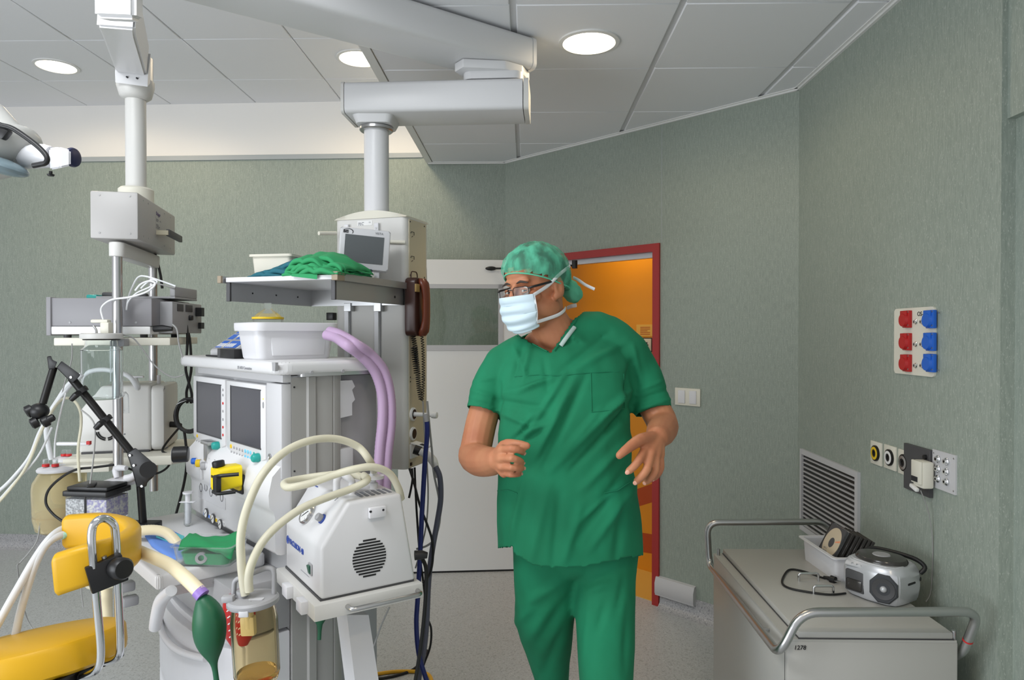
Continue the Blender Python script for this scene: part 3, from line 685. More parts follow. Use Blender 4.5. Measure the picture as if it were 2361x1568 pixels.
ttext('lettering','VISTA',M['ink'],mn,(mw_/2-.055,-.0008,mz-.017),(1,0,0),.011,ext=.0003)
b=MB(); b.span((-.03,.012,-.04),(.06,.04,.002),.004); b.build('neck',M['lgrey'],mn)
b=MB(); b.tube([(-.05,.004,-.023),(.03,-.02,-.021)],.021,18); b.cyl((.03,-.021,-.021),(.032,-.0235,-.021),.011,n=18); b.build('mount_clamp',M['navy'],mn)
b=MB(); b.lathe([(.0115,0),(.0115,.004),(.008,.005)],V((.031,-.0215,-.021)),(.6,-.6,0),18); b.build('clamp_badge',M['paper'],mn)
b=MB(); b.span((-.02,.04,.05),(.02,.075,.08)); b.build('rear_bracket',M['lgrey'],mn)
# ---- things on the shelf
STZ=1.685+.016
def shw(x,y,z=0): return root_matrix(TW)@V((x,y,STZ-oz+z))
def onshelf(px,py): return atZ(px,py,STZ)
q=hit(TW,0,-.30,640,620)
bx=empty('supply_box',shw(-.335,-.27),TW.rotation_euler.z+R(8)); tag(bx,'translucent white plastic box at the left end of the pendant shelf','box')
def tubmesh(hx,hy,h,r,tap=.9,th=.003,lip=.008):
    b=MB(); g=lambda s,z,e=0:[V((x,y,z)) for x,y in rrect(-hx*s-e,hx*s+e,-hy*s-e,hy*s+e,r)]
    b.loft([g(tap,0),g(1,h-.008),g(1,h-.008,lip),g(1,h,lip),g(1,h,-th),g(tap,th,-th)]); return b
frost=mat('frosted_plastic',(232,228,214),.4,trans=.25,ior=1.2)
tubmesh(.072,.115,.086,.012,.93).build('tub',frost,bx)
b=MB(); b.span((-.05,-.08,.004),(.05,.085,.05),.01); b.build('contents',mat('folded_gauze',(226,222,206),.9),bx)
bx=empty('instrument_box',shw(-.235,-.16),TW.rotation_euler.z+R(6)); tag(bx,'pale box with black lid and round black knob behind the teal cloth on shelf','box')
b=MB(); b.span((-.07,-.06,0),(.09,.06,.074),.003); b.build('body',frost,bx); b=MB(); b.span((-.073,-.063,.0745),(.093,.063,.079),.001,1); b.build('lid',M['black'],bx)
b=MB(); b.lathe([(.012,0),(.012,.006),(.027,.008),(.027,.014),(.02,.018),(.004,.019)],(-.035,-.03,.079),UP,24); b.build('knob',M['black'],bx)
# crumpled cloths: layered folded sheets
def folded(name,label,m,outline,zs,amp,seed,root_z,layers=3,rz=0,loc=None):
    """stack of soft folded layers: outline is plan polygon (m), zs max height"""
    b=MB(); rnd=random.Random(seed); nU,nV=44,14
    for L in range(layers):
        s=1-.06*L; off=V((rnd.uniform(-.006,.006),rnd.uniform(-.006,.006),0)); ph=rnd.uniform(0,6)
        rings=[]
        N=len(outline)
        def P(t):
            t=(t%1)*N; i=int(t); f_=t-i; a,c=V(outline[i%N]),V(outline[(i+1)%N]); return a+(c-a)*f_
        prof=[(.30,1.0),(.62,1.0),(.86,.94),(.98,.72),(1.0,.45),(.97,.2),(.86,.04),(.4,.0)]
        zb_=zs*L/layers; zt=zs/layers
        for r_,h_ in prof:
            ring=[]
            for i in range(nU):
                t=i/nU; p=P(t)*r_*s
                w=noise.noise(V((p.x*22,p.y*22,L*3+seed)))+.5*noise.noise(V((p.x*50,p.y*50,seed)))
                fold=math.sin(t*2*PI*5+ph)*.25
                z=zb_+zt*h_*(1+.15*fold)+amp*w*h_+(.012*math.sin((p.x*30+p.y*14)+ph) if L==layers-1 else 0)*h_
                ring.append(V((p.x,p.y,max(z,.0005+.001*L)))+off)
            rings.append(ring)
        b.loft(rings)
    o=b.build(name,m,None,ang=75); return o
def place(o,loc,rz):
    # centre was moved to origin+location; re-seat
    o.location=V(loc); o.rotation_euler=(0,0,rz); return o
def sheets(name,label,cat_,m,ox,oy,W_,D_,env,n,seed,front=.012):
    """heap of loosely folded cloth layers, each a wavy sheet lying over the one below"""
    rnd=random.Random(seed); b=MB(); nu,nv=40,16
    for k in range(n):
        f0=(k+1)/n; ph=rnd.uniform(0,6); fr=rnd.uniform(5,8); sl=rnd.uniform(-.012,.012); fo=(1-f0)*front*2.2+rnd.uniform(-.2,.3)*front
        def P(u,v,k=k,f0=f0,ph=ph,fr=fr,sl=sl,fo=fo):
            x=ox-W_/2+W_*u; e=env(u); y=oy+D_/2-(D_+fo+.010*math.sin(u*fr*.7+ph))*v
            drop=max(0,(v-.72)/.28)
            z=e*f0*(1-.25*(2*v-1)**2)+.008*math.sin(u*fr+ph)*v*min(1,e/.03)+.006*noise.noise(V((u*7,v*4,k+seed)))+sl*(u-.5)
            z+=.011*abs(math.sin(u*9+v*3.5+ph))**.7*min(1,e/.03); z-=drop*drop*(e/n*.35); z=max(z,.0012+.004*k*min(1,e/.02))
            x+=.010*math.sin(v*4+ph)*(u-.5)
            return V((x,y,z))
        top_=[[P(i/nu,j/nv) for i in range(nu+1)] for j in range(nv+1)]
        rings=[]
        b.patch(lambda u,v:P(u,v),nu,nv)
        # rounded front fold turning back under the sheet
        def Q(u,v):
            p=P(u,1.0); a=PI*v; r_=min(.0065,.0012+p.z*.3); return p+V((0,-math.sin(a)*r_+max(0,v-.8)*.10,-(1-math.cos(a))*r_))
        b.patch(lambda u,v:Q(u,v) if Q(u,v).z>.0008 else V((Q(u,v).x,Q(u,v).y,.0008)),nu,10)
    bmesh.ops.remove_doubles(b.bm,verts=b.bm.verts[:],dist=.0003); b.xf(Matrix.Translation((0,0,STZ-oz))); b.xf(root_matrix(TW))
    o=b.build(name,m,None,ang=75); tag(o,label,cat_); d=o.modifiers.new('th','SOLIDIFY'); d.thickness=.0022; return o
cl=sheets('folded_cloth','dark teal folded cloth lying on the shelf in front of the white box','cloth',M['tealcloth'],-.262,-.36,.215,.14,lambda u:.006+.048*min(1,u*1.25)**1.1,3,2,.01)
cl=sheets('folded_drape','bright green rumpled surgical drape heaped on the shelf corner below the grey monitor','drape',M['drape'],-.085,-.365,.205,.17,lambda u:.016+.066*max(0,math.sin(PI*min(1,max(0,u*.92+.08))))**.6*(1-.35*u),6,5,.022)
b=MB(); p=shw(-.13,-.47,.004); ax=root_matrix(TW).to_3x3()
ux_,uy_=ax@V((1,0,0)),ax@V((0,1,0))
b.patch(lambda u,v:p+ux_*(-.02+.095*u)+uy_*(.03-.062*min(1,v*1.4))+UP*(.006*(1-v)-.03*max(0,v-.6)*(.6+u)),14,10)
hang=b.build('hanging_corner',M['drape'],cl,w=True)
# ---- telephone handset and coiled lead
ph=empty('telephone',hit(TW,0,.006,960,775)); ph.location=root_matrix(TW)@V((.006,.02,atY(960,775,2.68).z-oz)); ph.rotation_euler=TW.rotation_euler; tag(ph,'dark brown wall telephone with handset hung on the side of the supply tower','telephone')
zt=atY(960,642,2.68).z-ph.location.z
b=MB(); b.prism(rrect(-.045,.055,0,zt,.02),lambda u,v,t:V((t,u,v)),0,.045,.006); b.build('base',M['brown'],ph)
b=MB(); rings=[]
for k in range(15):
    t=k/14; z=.0+zt*(.985)*t; wv=.021+.006*abs(2*t-1)**2; xo=.052+.018*(1-abs(2*t-1)**3)*1; th=.012+.010*abs(2*t-1)**3
    e=1 if 0<k<14 else .6
    rings.append([V((xo+th*e*math.cos(a),.0+wv*1.1*e*math.sin(a),z)) for a in [2*PI*i/16 for i in range(16)]])
b.loft(rings); b.build('handset',M['brownr'],ph)
b=MB(); b.tube(fillet([V((.02,-.03,zt-.004)),V((.02,-.028,zt+.024)),V((.02,.022,zt+.024)),V((.02,.026,zt-.004))],.02,5),.0022,8); b.build('wire_hook',M['brown'],ph)
b=MB(); c=hit(TW,0,.06,962,664); c=root_matrix(ph).inverted()@(root_matrix(TW)@c); b.box(c,(.008,.03,.03),.002); b.build('tag_clip',mat('tan_clip',(150,122,70),.5),ph)
def coil(path,rad,r,turns,sm=8):
    P=cat(path,sm); Ls=[0]
    for i in range(1,len(P)): Ls.append(Ls[-1]+(P[i]-P[i-1]).length)
    n=turns*9; out=[]
    for k in range(n+1):
        s=Ls[-1]*k/n; i=max(j for j in range(len(Ls)) if Ls[j]<=s+1e-9); i=min(i,len(P)-2); t=(s-Ls[i])/max(1e-6,Ls[i+1]-Ls[i]); c=P[i]*(1-t)+P[i+1]*t
        d=(P[i+1]-P[i]).normalized(); x=d.orthogonal().normalized() if abs(d.z)<.3 else V((1,0,0)); x=(x-d*x.dot(d)).normalized(); y=d.cross(x); a=2*PI*k/9; out.append(c+x*rad*math.cos(a)+y*rad*math.sin(a))
    b=MB(); b.tube(out,r,6); return b
Yc=2.69
P=pts(Yc,(972,772),(975,800),(976,850),(975,900),(972,925))
coil(P,.0055,.0017,26).build('coiled_lead',M['black'],ph,w=True)
P=pts(Yc-.012,(952,772),(957,798),(960,830),(963,862),(966,895),(971,922))
coil(P,.0085,.0017,30).build('coiled_lead',M['black'],ph,w=True)
coil(pts(Yc-.02,(955,800),(958,830),(962,862)),.012,.0017,12).build('coiled_lead',M['black'],ph,w=True)
# ---- slim pendant at left
LP=empty('equipment_pendant',(-1.446,2.45,.86),R(13.5)); tag(LP,'slim white ceiling pendant with head box, two chrome posts and shelves at left','ceiling pendant'); lz=.86
def lw_(x,y,z): return V((x,y,z-lz))
b=MB()
for y in (0,.44): b.cyl(lw_(0,y,.86),lw_(0,y,1.83),.0168,n=24)
b.bm.free()
for y in (0,.44): MB().cyl(lw_(0,y,.86),lw_(0,y,1.83),.0168,n=24).build('chrome_post',M['steel'],LP)
b=MB(); P=[]
for cy_,a0 in ((.44,0),(0,180)):
    for k in range(9): t=R(a0+k*22.5); P.append((.026*math.cos(t),cy_+.026*math.sin(t)))
b.prism(P,idf,1.787-lz,1.838-lz,.004); b.build('yoke_bar',M['white2'],LP)
b=MB(); b.span((-.075,-.035,1.846-lz),(.078,.475,2.012-lz),.006,2); hb=b.build('head_box',M['headbox'],LP)
for x in (-.045,.052):
    for z in (1.866,1.997): MB().cyl(lw_(x,-.0365,z),lw_(x,-.034,z),.0035,n=10).build('screw',M['steel'],hb)
for y in (.03,.09,.31,.40):
    for z in (1.866,1.995): MB().cyl(lw_(.0775,y,z),lw_(.0795,y,z),.003,n=8).build('screw',M['steel'],hb)
b=MB(); b.span(lw_(.078,.19,1.895),lw_(.12,.225,1.912)); b.build('lever_stem',M['beige'],hb)
b=MB(); b.box(lw_(.117,.30,1.905),(.014,.2,.026),.003); b.build('lever_handle',M['dgrey'],hb)
ttext('lettering','Dräger',mat('violet_ink',(104,88,128),.6),LP,lw_(.079,.19,1.970),(0,1,0),.020,ext=.0003)
MB().span(lw_(.0775,.185,1.918),lw_(.0786,.265,1.962)).build('rating_plate',M['headbox'],hb)
for y,z,w_ in ((.19,1.954,.032),(.19,1.948,.028),(.24,1.952,.014),(.19,1.934,.03),(.19,1.928,.05),(.19,1.922,.04)): MB().span(lw_(.0785,y,z-.0018),lw_(.0790,y+w_,z+.0018)).build('print_line',M['ink'],hb)
cx_=.22
b=MB(); b.lathe([(.062,0),(.062,.055),(.054,.062),(.045,.062)],lw_(0,cx_,2.012),UP,36); b.build('lower_collar',M['cream'],LP)
b=MB(); b.cyl(lw_(0,cx_,2.06),lw_(0,cx_,2.43),.0365,n=32); b.build('column',M['white2'],LP)
b=MB(); b.lathe([(.040,0),(.056,.012),(.066,.05),(.066,.072),(.05,.075)],lw_(0,cx_,2.412),UP,36); b.build('upper_collar',M['white2'],LP)
# spring arm, from above the column towards the camera
cw=root_matrix(LP)@lw_(0,cx_,2.47)
def sec(px0,px1,py0,Y,h,sk=0):
    a=atY(px0,py0,Y); c=atY(px1,py0+sk,Y+.0); return [a,c,c+V((0,.02,h)),a+V((0,.02,h))]
b=MB(); b.loft([sec(266,338,166,2.60,.12,9),sec(232,313,78,2.20,.16,9),sec(222,312,62,2.08,.2,7)]); 
bmesh.ops.bevel(b.bm,geom=b.bm.edges[:],offset=.008,segments=2,affect='EDGES'); b.build('spring_arm',M['white'],LP,w=True)
b=MB(); b.loft([sec(266,340,190,2.59,.02,10),sec(265,341,165,2.595,.09,10)]); b.loft([[cw+V((x,y,z)) for x,y in rrect(-.058,.052,-.04,.055,.03)] for z in (.015,.11)]); b.build('arm_knuckle',M['white'],LP,w=True)
q=root_matrix(LP)@lw_(0,cx_,2.47)
for px in (292,315): p=atY(px,177+(px-292)*.12,2.587); MB().cyl(p,p+V((0,.02,0)),.0035,n=8).build('screw',M['blackink'],LP,w=True)
a=atY(212,40,1.92); c=atY(311,44,1.92); b=MB(); hz=CL-a.z
b.loft([[a+V((0,0,z)),c+V((0,0,z)),c+V((-.012,.07,z+(.02 if z<.01 else 0))),a+V((.006,.07,z+(.02 if z<.01 else 0)))] for z in (0,hz-.001)]); bmesh.ops.bevel(b.bm,geom=b.bm.edges[:],offset=.012,segments=3,affect='EDGES'); b.build('arm_support',M['white'],LP,w=True)
# shelves
SZ=1.500
b=MB(); b.span(lw_(-.215,.03,SZ-.028),lw_(.165,.475,SZ),.004); b.build('shelf',M['cream'],LP)
S2=1.065
b=MB(); P=[(-.20,.06),(.16,.06),(.235,.16),(.235,.49),(-.20,.49)]; b.prism(P,idf,S2-.034-lz,S2-lz,.003); b.build('lower_shelf',M['cream'],LP)
b=MB(); b.span(lw_(-.21,.0,S2-.04),lw_(-.03,.07,S2-.012),.003); b.build('shelf_clamp',M['cream'],LP)
b=MB(); b.span(lw_(-.012,-.03,SZ-.03),lw_(.03,.03,SZ-.004),.003); b.build('post_clamp',M['grey'],LP)
# electrosurgery generator
es=empty('electrosurgery_unit',root_matrix(LP)@lw_(-.035,.225,SZ),R(5)); tag(es,'long grey electrosurgery unit on the upper shelf of the slim pendant','surgical unit')
b=MB(); b.span((-.185,-.17,.042),(.165,.18,.143),.003); b.build('case',M['esugrey'],es)
b=MB(); b.span((-.19,-.172,.012),(.16,.175,.041),.004); b.build('base_panel',M['trimwhite'],es)
b=MB(); b.span((-.199,-.176,.008),(-.183,.17,.146),.002); b.build('front_bezel',M['esugrey'],es)
b=MB(); b.span((.155,-.10,.016),(.21,.19,.135),.004); b.build('rear_housing',M['grey'],es)
b=MB(); b.span((.16,-.06,.10),(.212,-.0,.128),.002); b.span((.16,.02,.10),(.212,.09,.128),.002); b.build('vent_recess',M['dgrey'],es)
for x,z in ((-.12,.055),(.11,.055)): MB().cyl((x,-.1715,z),(x,-.169,z),.004,n=10).build('screw',M['grey'],es)
for x in (-.15,.12):
    for y in (-.13,.14): MB().cyl((x,y,0),(x,y,.013),.013,n=12).build('foot',M['dgrey'],es)
b=MB(); b.tube([(.17,-.16,.032),(.2,-.165,.034),(.235,-.165,.032)],[.012,.013,.008],12); b.build('power_plug',M['black'],es)
b=MB(); b.span((.211,.15,.035),(.222,.185,.06)); b.span((.211,.12,.085),(.235,.15,.12)); b.build('rear_socket',M['black'],es)
# tray of leads on top
tr=empty('lead_tray',root_matrix(es)@V((.02,.03,.143)),R(4)); tag(tr,'flat grey tray with tangled white leads on top of the long grey unit','tray')
b=MB(); b.span((-.10,-.1,.004),(.19,.11,.012),.002); b.span((.17,-.1,.012),(.19,.11,.05),.004); b.build('tray',M['grey'],tr)
b=MB(); b.box((-.085,-.02,.022),(.06,.03,.02),.008); b.box((.02,.0,.02),(.05,.03,.018),.008); b.build('electrode_pads',M['dgrey'],tr)
b=MB(); b.box((-.13,-.05,.01),(.04,.05,.02),.006); b.build('teal_connector',M['teal'],tr)
def cab(name,P,r,m,parent,sm=8,n=7): 
    b=MB(); b.tube(P,r,n,sm); return b.build(name,m,parent,w=True)
Yt=2.46
cab('lead',pts(2.5,(292,712),(295,690),(306,660),(318,640),(335,637),(372,648),(405,660)),.0032,M['strap'],tr)
cab('lead',pts(2.47,(291,715),(296,695),(315,676),(345,662),(362,650),(350,645),(335,655),(325,665)),.003,M['strap'],tr)
cab('lead',pts(2.42,(240,742),(233,715),(242,700),(262,690),(300,685),(340,672),(358,655),(345,648),(325,655),(312,670)),.0034,M['strap'],tr)
cab('lead',pts(2.6,(318,650),(350,652),(380,658),(404,664)),.003,M['gcable'],tr)
# cables off the pendant
g=empty('pendant_cable',atY(355,578,2.86)); tag(g,'black cable dropping from the slim pendant head box to its rear','cable')
cab('cord',pts(2.88,(353,574),(362,600),(370,635),(374,665)),.0055,M['cable'],g)
g=empty('mains_cable',atY(428,735,2.8)); tag(g,'two black mains leads hanging down behind the grey unit into a hanging coil','cable')
b=MB(); p=atY(430,733,2.74); b.box(p,(.05,.02,.02),.004); b.build('plug',M['black'],g,w=True)
cab('cord',pts(2.72,(428,738),(432,770),(431,810),(428,850),(436,885),(442,910),(440,930)),.0052,M['cable'],g)
cab('cord',pts(2.74,(426,740),(436,775),(440,815),(441,850),(436,880),(430,905),(432,930)),.0052,M['cable'],g)
for k in range(5):
    c=atY(436,958,2.66+k*.008); b=MB(); P=[c+V(((.052+.003*math.sin(k*2.1))*math.cos(t)*1.0,0.004*math.sin(t*2+k),(.062+.003*math.cos(k*1.7))*math.sin(t))) for t in [2*PI*i/26 for i in range(26)]]; b.tube(P,.006,7,closed=True); b.build('cord_coil',M['cable'],g,w=True)
p=atY(420,928,2.66); b=MB(); b.tube([p+V((.018*math.cos(t),.024*math.sin(t),.008*math.cos(t))) for t in [2*PI*i/12 for i in range(12)]],.0012,5,closed=True); b.build('cable_tie',M['strap'],g,w=True)
cab('cord',pts(2.68,(424,990),(428,1020),(431,1060),(425,1110),(410,1170),(396,1218)),.0052,M['cable'],g)
g=empty('grey_lead',atY(285,773,2.45)); tag(g,'thin grey lead drooping from the glass jar across to the tall machine','cable')
cab('cord',pts(2.46,(282,772),(305,778),(325,800),(350,835),(378,860),(402,870),(424,864)),.0026,M['gcable'],g)
g=empty('white_lead',atY(400,750,2.6)); tag(g,'thin pale lead curling down from the plug of the long grey unit','cable')
cab('cord',pts(2.5,(398,748),(408,760),(412,790),(420,820),(428,845)),.003,M['gcable'],g)
# glass collection jar hung in front of the post
jc=atY(235,920,2.37); g=empty('suction_jar',(jc.x,jc.y,jc.z)); tag(g,'empty clear glass suction jar clamped on the front chrome post','jar')
jr=.0635; jh=atY(235,785,2.37).z-jc.z
th=.004
b=MB(); b.lathe([(.03,0),(jr-.008,.0),(jr,.01),(jr,jh*.84),(jr-.012,jh*.9),(jr-.014,jh),(jr-.014-th,jh),(jr-.012-th,jh*.9),(jr-th,jh*.83),(jr-th,.012),(jr-.01,.004),(.002,.004)],n=44); b.build('glass',M['glass'],g)
b=MB(); b.lathe([(jr+.001,0),(jr+.002,.003),(jr+.002,.016),(jr-.004,.019)],(0,0,jh+.006),UP,40); b.build('lid',M['white2'],g); MB().lathe([(jr-.008,0),(jr-.006,.004)],(0,0,jh+.001),UP,36).build('seal',M['black'],g)
b=MB(); b.box((.018,.0,jh+.042),(.03,.03,.04),.004); b.box((-.002,.0,jh+.066),(.06,.026,.012),.005); b.build('filter_cap',M['cream'],g)
b=MB(); b.tube([(-.012,-.01,jh+.02),(-.012,-.01,jh+.035),(-.022,-.01,jh+.05)],.004,8,4); b.build('nozzle',M['steel'],g)
b=MB(); b.tube([(.028,.01,jh-.002),(.028,.01,.06)],.005,10); b.build('dip_tube',M['clear'],g)
b=MB(); b.tube([(jr-.004,.01,.012),(jr+.012,.012,.012),(jr+.014,.012,-.05)],.009,10,4); b.build('outlet_elbow',M['clear'],g)
b=MB()
b=MB(); b.span((-.01,jr-.004,jh+.006),(.012,.085,jh+.02),.003); b.build('bracket',M['white2'],g)
# white suction pump on the lower shelf
sp=empty('suction_pump',root_matrix(LP)@lw_(-.03,.30,S2),R(16)); tag(sp,'white suction pump with round fan vent on the lower shelf of slim pendant','suction pump')
p0=(-.165,-.12);
b=MB(); h=.255
out=[(-.16,0),(.085,0),(.085,h),(-.085,h),(-.16,h*.62)]
b.prism(out,lambda u,v,t:V((u,t,v)),-.13,.13,.012,3); b.build('body',M['white2'],sp)
b=MB(); b.prism(rrect(-.13,.13,.004,h-.004,.02),lambda u,v,t:V((t,u,v)),.084,.132,.01); b.build('rear_cover',M['white2'],sp)
fc=V((-.066,-.131,.086)); b=MB()
for rad in (.029,.036):
    for s in range(4):
        P=[fc+V((rad*math.cos(t),0,rad*math.sin(t))) for t in [R(90*s+8+k*74/8) for k in range(9)]]; b.tube(P,.003,6)
b.build('fan_vent',M['black'],sp)
b=MB(); b.span((-.15,-.135,.0),(.08,.12,.008)); b.build('foot_strip',M['dgrey'],sp)
for x,z in ((-.09,.16),(-.005,.16),(-.09,.07),(-.005,.07)): MB().cyl((x,-.1315,z),(x,-.129,z),.003,n=8).build('screw',M['ink'],sp)
b=MB(); b.tube([(.02,-.08,h),(.02,-.08,h+.024)],[.01,.008],12); b.box((.02,-.08,h+.028),(.06,.02,.008),.003); b.build('top_connector',M['plastic'],sp); b=MB(); b.tube([(.09,-.02,h-.004),(.09,-.02,h+.03)],.007,10); b.build('top_connector',M['plastic'],sp)
b=MB(); b.tube([(.133,-.03,.09),(.16,-.035,.088),(.175,-.04,.086)],[.012,.012,.007],12); b.build('power_plug',M['black'],sp)
q=root_matrix(sp)@V((.175,-.04,.086))
cab('power_cord',[q]+pts(2.62,(375,1035),(392,1050),(388,1075),(360,1092),(320,1088),(290,1078)),.0042,M['cable'],sp)
p=root_matrix(sp)@V((.02,-.08,h+.02))
cab('top_hose',[p]+pts(2.55,(318,895),(300,870),(270,857),(232,852),(195,860),(160,885),(132,925),(112,960),(107,1000),(118,1060)),.0088,M['tubew'],sp,8,10)
# spray bottle
c=atY(373,1062,2.72); g=empty('white_bottle',c); tag(g,'small white labelled bottle standing right of the suction pump','bottle')
b=MB(); b.lathe([(.02,0),(.0215,.003),(.0215,.095),(.018,.108),(.010,.114),(.010,.122)],n=24); b.build('body',M['paper'],g); MB().lathe([(.011,.118),(.011,.134),(.004,.138),(.003,.15)],n=18).build('cap',M['plastic'],g)
b=MB(); b.lathe([(.0219,.028),(.0219,.088)],n=24,cap=False); b.build('label',mat('bottle_label',(196,204,220),.6,noise_=((120,130,160),(60,60,220),2,.45,.6)),g)
# yellowed suction canister hung left
c=atY(133,1226,2.42); g=empty('suction_canister',c); tag(g,'large yellowed plastic suction canister hanging left of the clear absorber box','canister')
cr=.079; ch=atY(133,1085,2.42).z-c.z
b=MB(); b.lathe([(.02,0),(cr*.62,.0),(cr*.85,.012),(cr*.96,.05),(cr,ch*.72),(cr*.96,ch*.82),(cr*.7,ch*.98),(cr*.66,ch),(cr*.6,ch),(cr*.9,ch*.8),(cr*.95,ch*.7),(cr*.91,.05),(cr*.6,.006),(.004,.004)],n=40); b.build('vessel',M['urine'],g)
b=MB(); b.lathe([(cr*.78,ch),(cr*.8,ch+.006),(cr*.74,ch+.012),(cr*.3,ch+.02)],n=36); b.build('lid',M['plastic'],g)
b=MB(); b.lathe([(cr*.885,ch*.30),(cr*.9,ch*.31),(cr*.93,.06),(cr*.58,.008),(.004,.007)],n=36); b.build('liquid',M['fluid'],g)
for x,y in ((-.02,-.03),(.012,-.028)): 
    b=MB(); b.cyl((x,y,ch+.016),(x,y,ch+.045),.009,n=12); s_=b.build('port',M['clear'],g); MB().lathe([(.0115,0),(.0115,.008)],(x,y,ch+.02),UP,14).build('red_ring',M['rtag'],s_)
b=MB(); b.box((.02,.06,ch+.085),(.12,.016,.012),.003); b.build('hanger',M['plastic'],g); MB().box((.08,.052,ch+.09),(.012,.012,.012)).build('red_mark',M['rtag'],g)
c=atY(158,1060,2.6); g2=empty('second_canister',c-V((0,0,.16))); g2.name='suction_canister'; tag(g2,'second suction canister mostly hidden behind the large yellowed one','canister')
b=MB(); b.lathe([(.05,0),(.058,.02),(.06,.12),(.045,.155),(.04,.16)],n=28); b.build('vessel',M['urine'],g2); MB().lathe([(.05,.158),(.052,.168),(.03,.176)],n=28).build('lid',M['plastic'],g2)
for x in (-.004,.014): 
    b=MB(); b.cyl((x,-.02,.17),(x,-.02,.2),.008,n=12); s_=b.build('port',M['clear'],g2); MB().lathe([(.0105,0),(.0105,.007)],(x,-.02,.178),UP,14).build('red_ring',M['rtag'],s_)
# hoses of the suction set, running down to the left
g=empty('suction_tubing',atY(120,985,2.3)); tag(g,'bundle of thin white tubes arching from the canisters out to the left edge','tubing')
cab('tube',pts(2.3,(190,865),(160,893),(130,930),(112,960),(90,1000),(70,1050),(40,1090),(0,1130),(-60,1170)),.006,M['tubew'],g,8,10)
cab('tube',pts(2.27,(184,1110),(180,1040),(187,980),(184,945),(168,922),(145,920),(122,945),(100,985),(85,1020),(68,1062),(45,1100),(0,1155),(-50,1200)),.0045,M['tube'],g,8,8)
cab('tube',pts(2.25,(152,905),(140,950),(128,1010),(126,1055)),.0028,M['tubew'],g)
cab('tube',pts(2.28,(120,985),(95,1040),(70,1075),(40,1105),(0,1150),(-40,1190)),.0035,M['tubew'],g)
cab('tube',pts(2.22,(187,945),(210,965),(219,990),(216,1050),(208,1115)),.0025,M['gcable'],g)
cab('tube',pts(2.4,(166,792),(165,830),(150,880),(138,930)),.002,M['gcable'],g)
# ---- surgical lamp at the upper left edge
sl=empty('surgical_lamp',atY(20,330,1.75)); tag(sl,'grey surgical lamp head with black cable loop cut by the upper left edge','surgical lamp')
sm_=mat('lamp_shell',(176,176,172),.35)
c=atY(-5,352,1.75); b=MB(); b.sph((0,0,0),(.105,.10,.05),None,32,16); b.xf(Matrix.Translation(c)@Matrix.Rotation(R(-30),4,'Y')); b.tube([atY(-70,270,1.8),atY(-20,268,1.8),atY(20,330,1.76),atY(60,362,1.76)],[.03,.04,.05,.035],18); b.build('lamp_head',sm_,sl,w=True)
b=MB(); b.sph((0,0,0),(.062,.06,.02),None,28,12); b.xf(Matrix.Translation(atY(2,382,1.705))@Matrix.Rotation(R(18),4,'Y')); b.build('lens',mat('lamp_lens',(130,150,158),.12,trans=.3),sl,w=True)
b=MB(); b.tube([atY(-40,242,1.8),atY(-10,262,1.8),atY(14,296,1.78)],[.02,.026,.02],16); b.build('yoke',M['plastic'],sl,w=True)
cab('cable_loop',pts(1.66,(-30,280),(0,288),(28,296),(62,318),(92,342),(108,362),(106,375),(92,379),(76,382)),.0062,M['black'],sl,8,10)
b=MB(); b.box(atY(4,302,1.67),(.04,.02,.03),.006,2,Matrix.Rotation(R(40),4,'Y')); b.build('cable_clamp',M['black'],sl,w=True)
b=MB(); b.tube([atY(62,362,1.76),atY(100,360,1.74),atY(118,362,1.74)],[.03,.03,.026],16); b.build('handle_neck',M['plastic'],sl,w=True)
b=MB(); b.loft([[atY(112,342,1.72),atY(112,342,1.80),atY(116,392,1.80),atY(116,392,1.72)],[atY(136,338,1.70),atY(136,340,1.80),atY(138,388,1.80),atY(138,388,1.70)],[atY(163,346,1.71),atY(163,346,1.79),atY(163,382,1.79),atY(163,382,1.71)]]); bmesh.ops.bevel(b.bm,geom=b.bm.edges[:],offset=.004,segments=2,affect='EDGES'); b.build('handle_block',M['plastic'],sl,w=True)
p=atY(162,363,1.75); b=MB(); b.lathe([(.018,0),(.0235,.003),(.0245,.008),(.0225,.013),(.014,.016)],p,(1,-.12,-.05),28); b.build('handle_grip',M['navy'],sl,w=True)
p=atY(117,395,1.74); MB().lathe([(.004,0),(.004,-.006),(.009,-.008),(.007,-.012)],p,UP,12).build('lock_screw',M['black'],sl,w=True)
# ================================================================ anaesthesia machine
AM=empty('anaesthesia_machine',(-.668,1.982,0),R(-46.2)); tag(AM,'white anaesthesia machine with twin dark monitors, work table and grey side panels','medical machine')
def ah(ax,val,x,y): return hit(AM,ax,val,x,y)
def am(x,y,z): return root_matrix(AM)@V((x,y,z))
tz0,tz1=ah(0,.0,660,868).z,ah(0,.0,655,834).z
TT=tz1
xl=ah(1,-.05,412,842).x
b=MB(); b.span((-.80,0,.05),(-.004,.16,tz0),.004); b.build('body',M['lgrey'],AM)
# aluminium side with vertical grooves
b=MB(); pr=[(.0,0),(.045,0),(.05,.006),(.072,.006),(.076,.0),(.078,-.003),(.082,0),(.128,0),(.131,-.003),(.134,0),(.15,0),(.16,-.006),(.16,-.02),(0,-.02)]
b.prism(pr,lambda u,v,t:V((v,u,t)),.05,tz0-.004); b.build('side_panel',M['sidealu'],AM)
for px,py in ((651,893),(651,1087)): c=ah(0,.0,676,py); MB().cyl((-.001,.008,c.z),(.002,.008,c.z),.0028,n=8).build('screw',M['blackink'],AM)
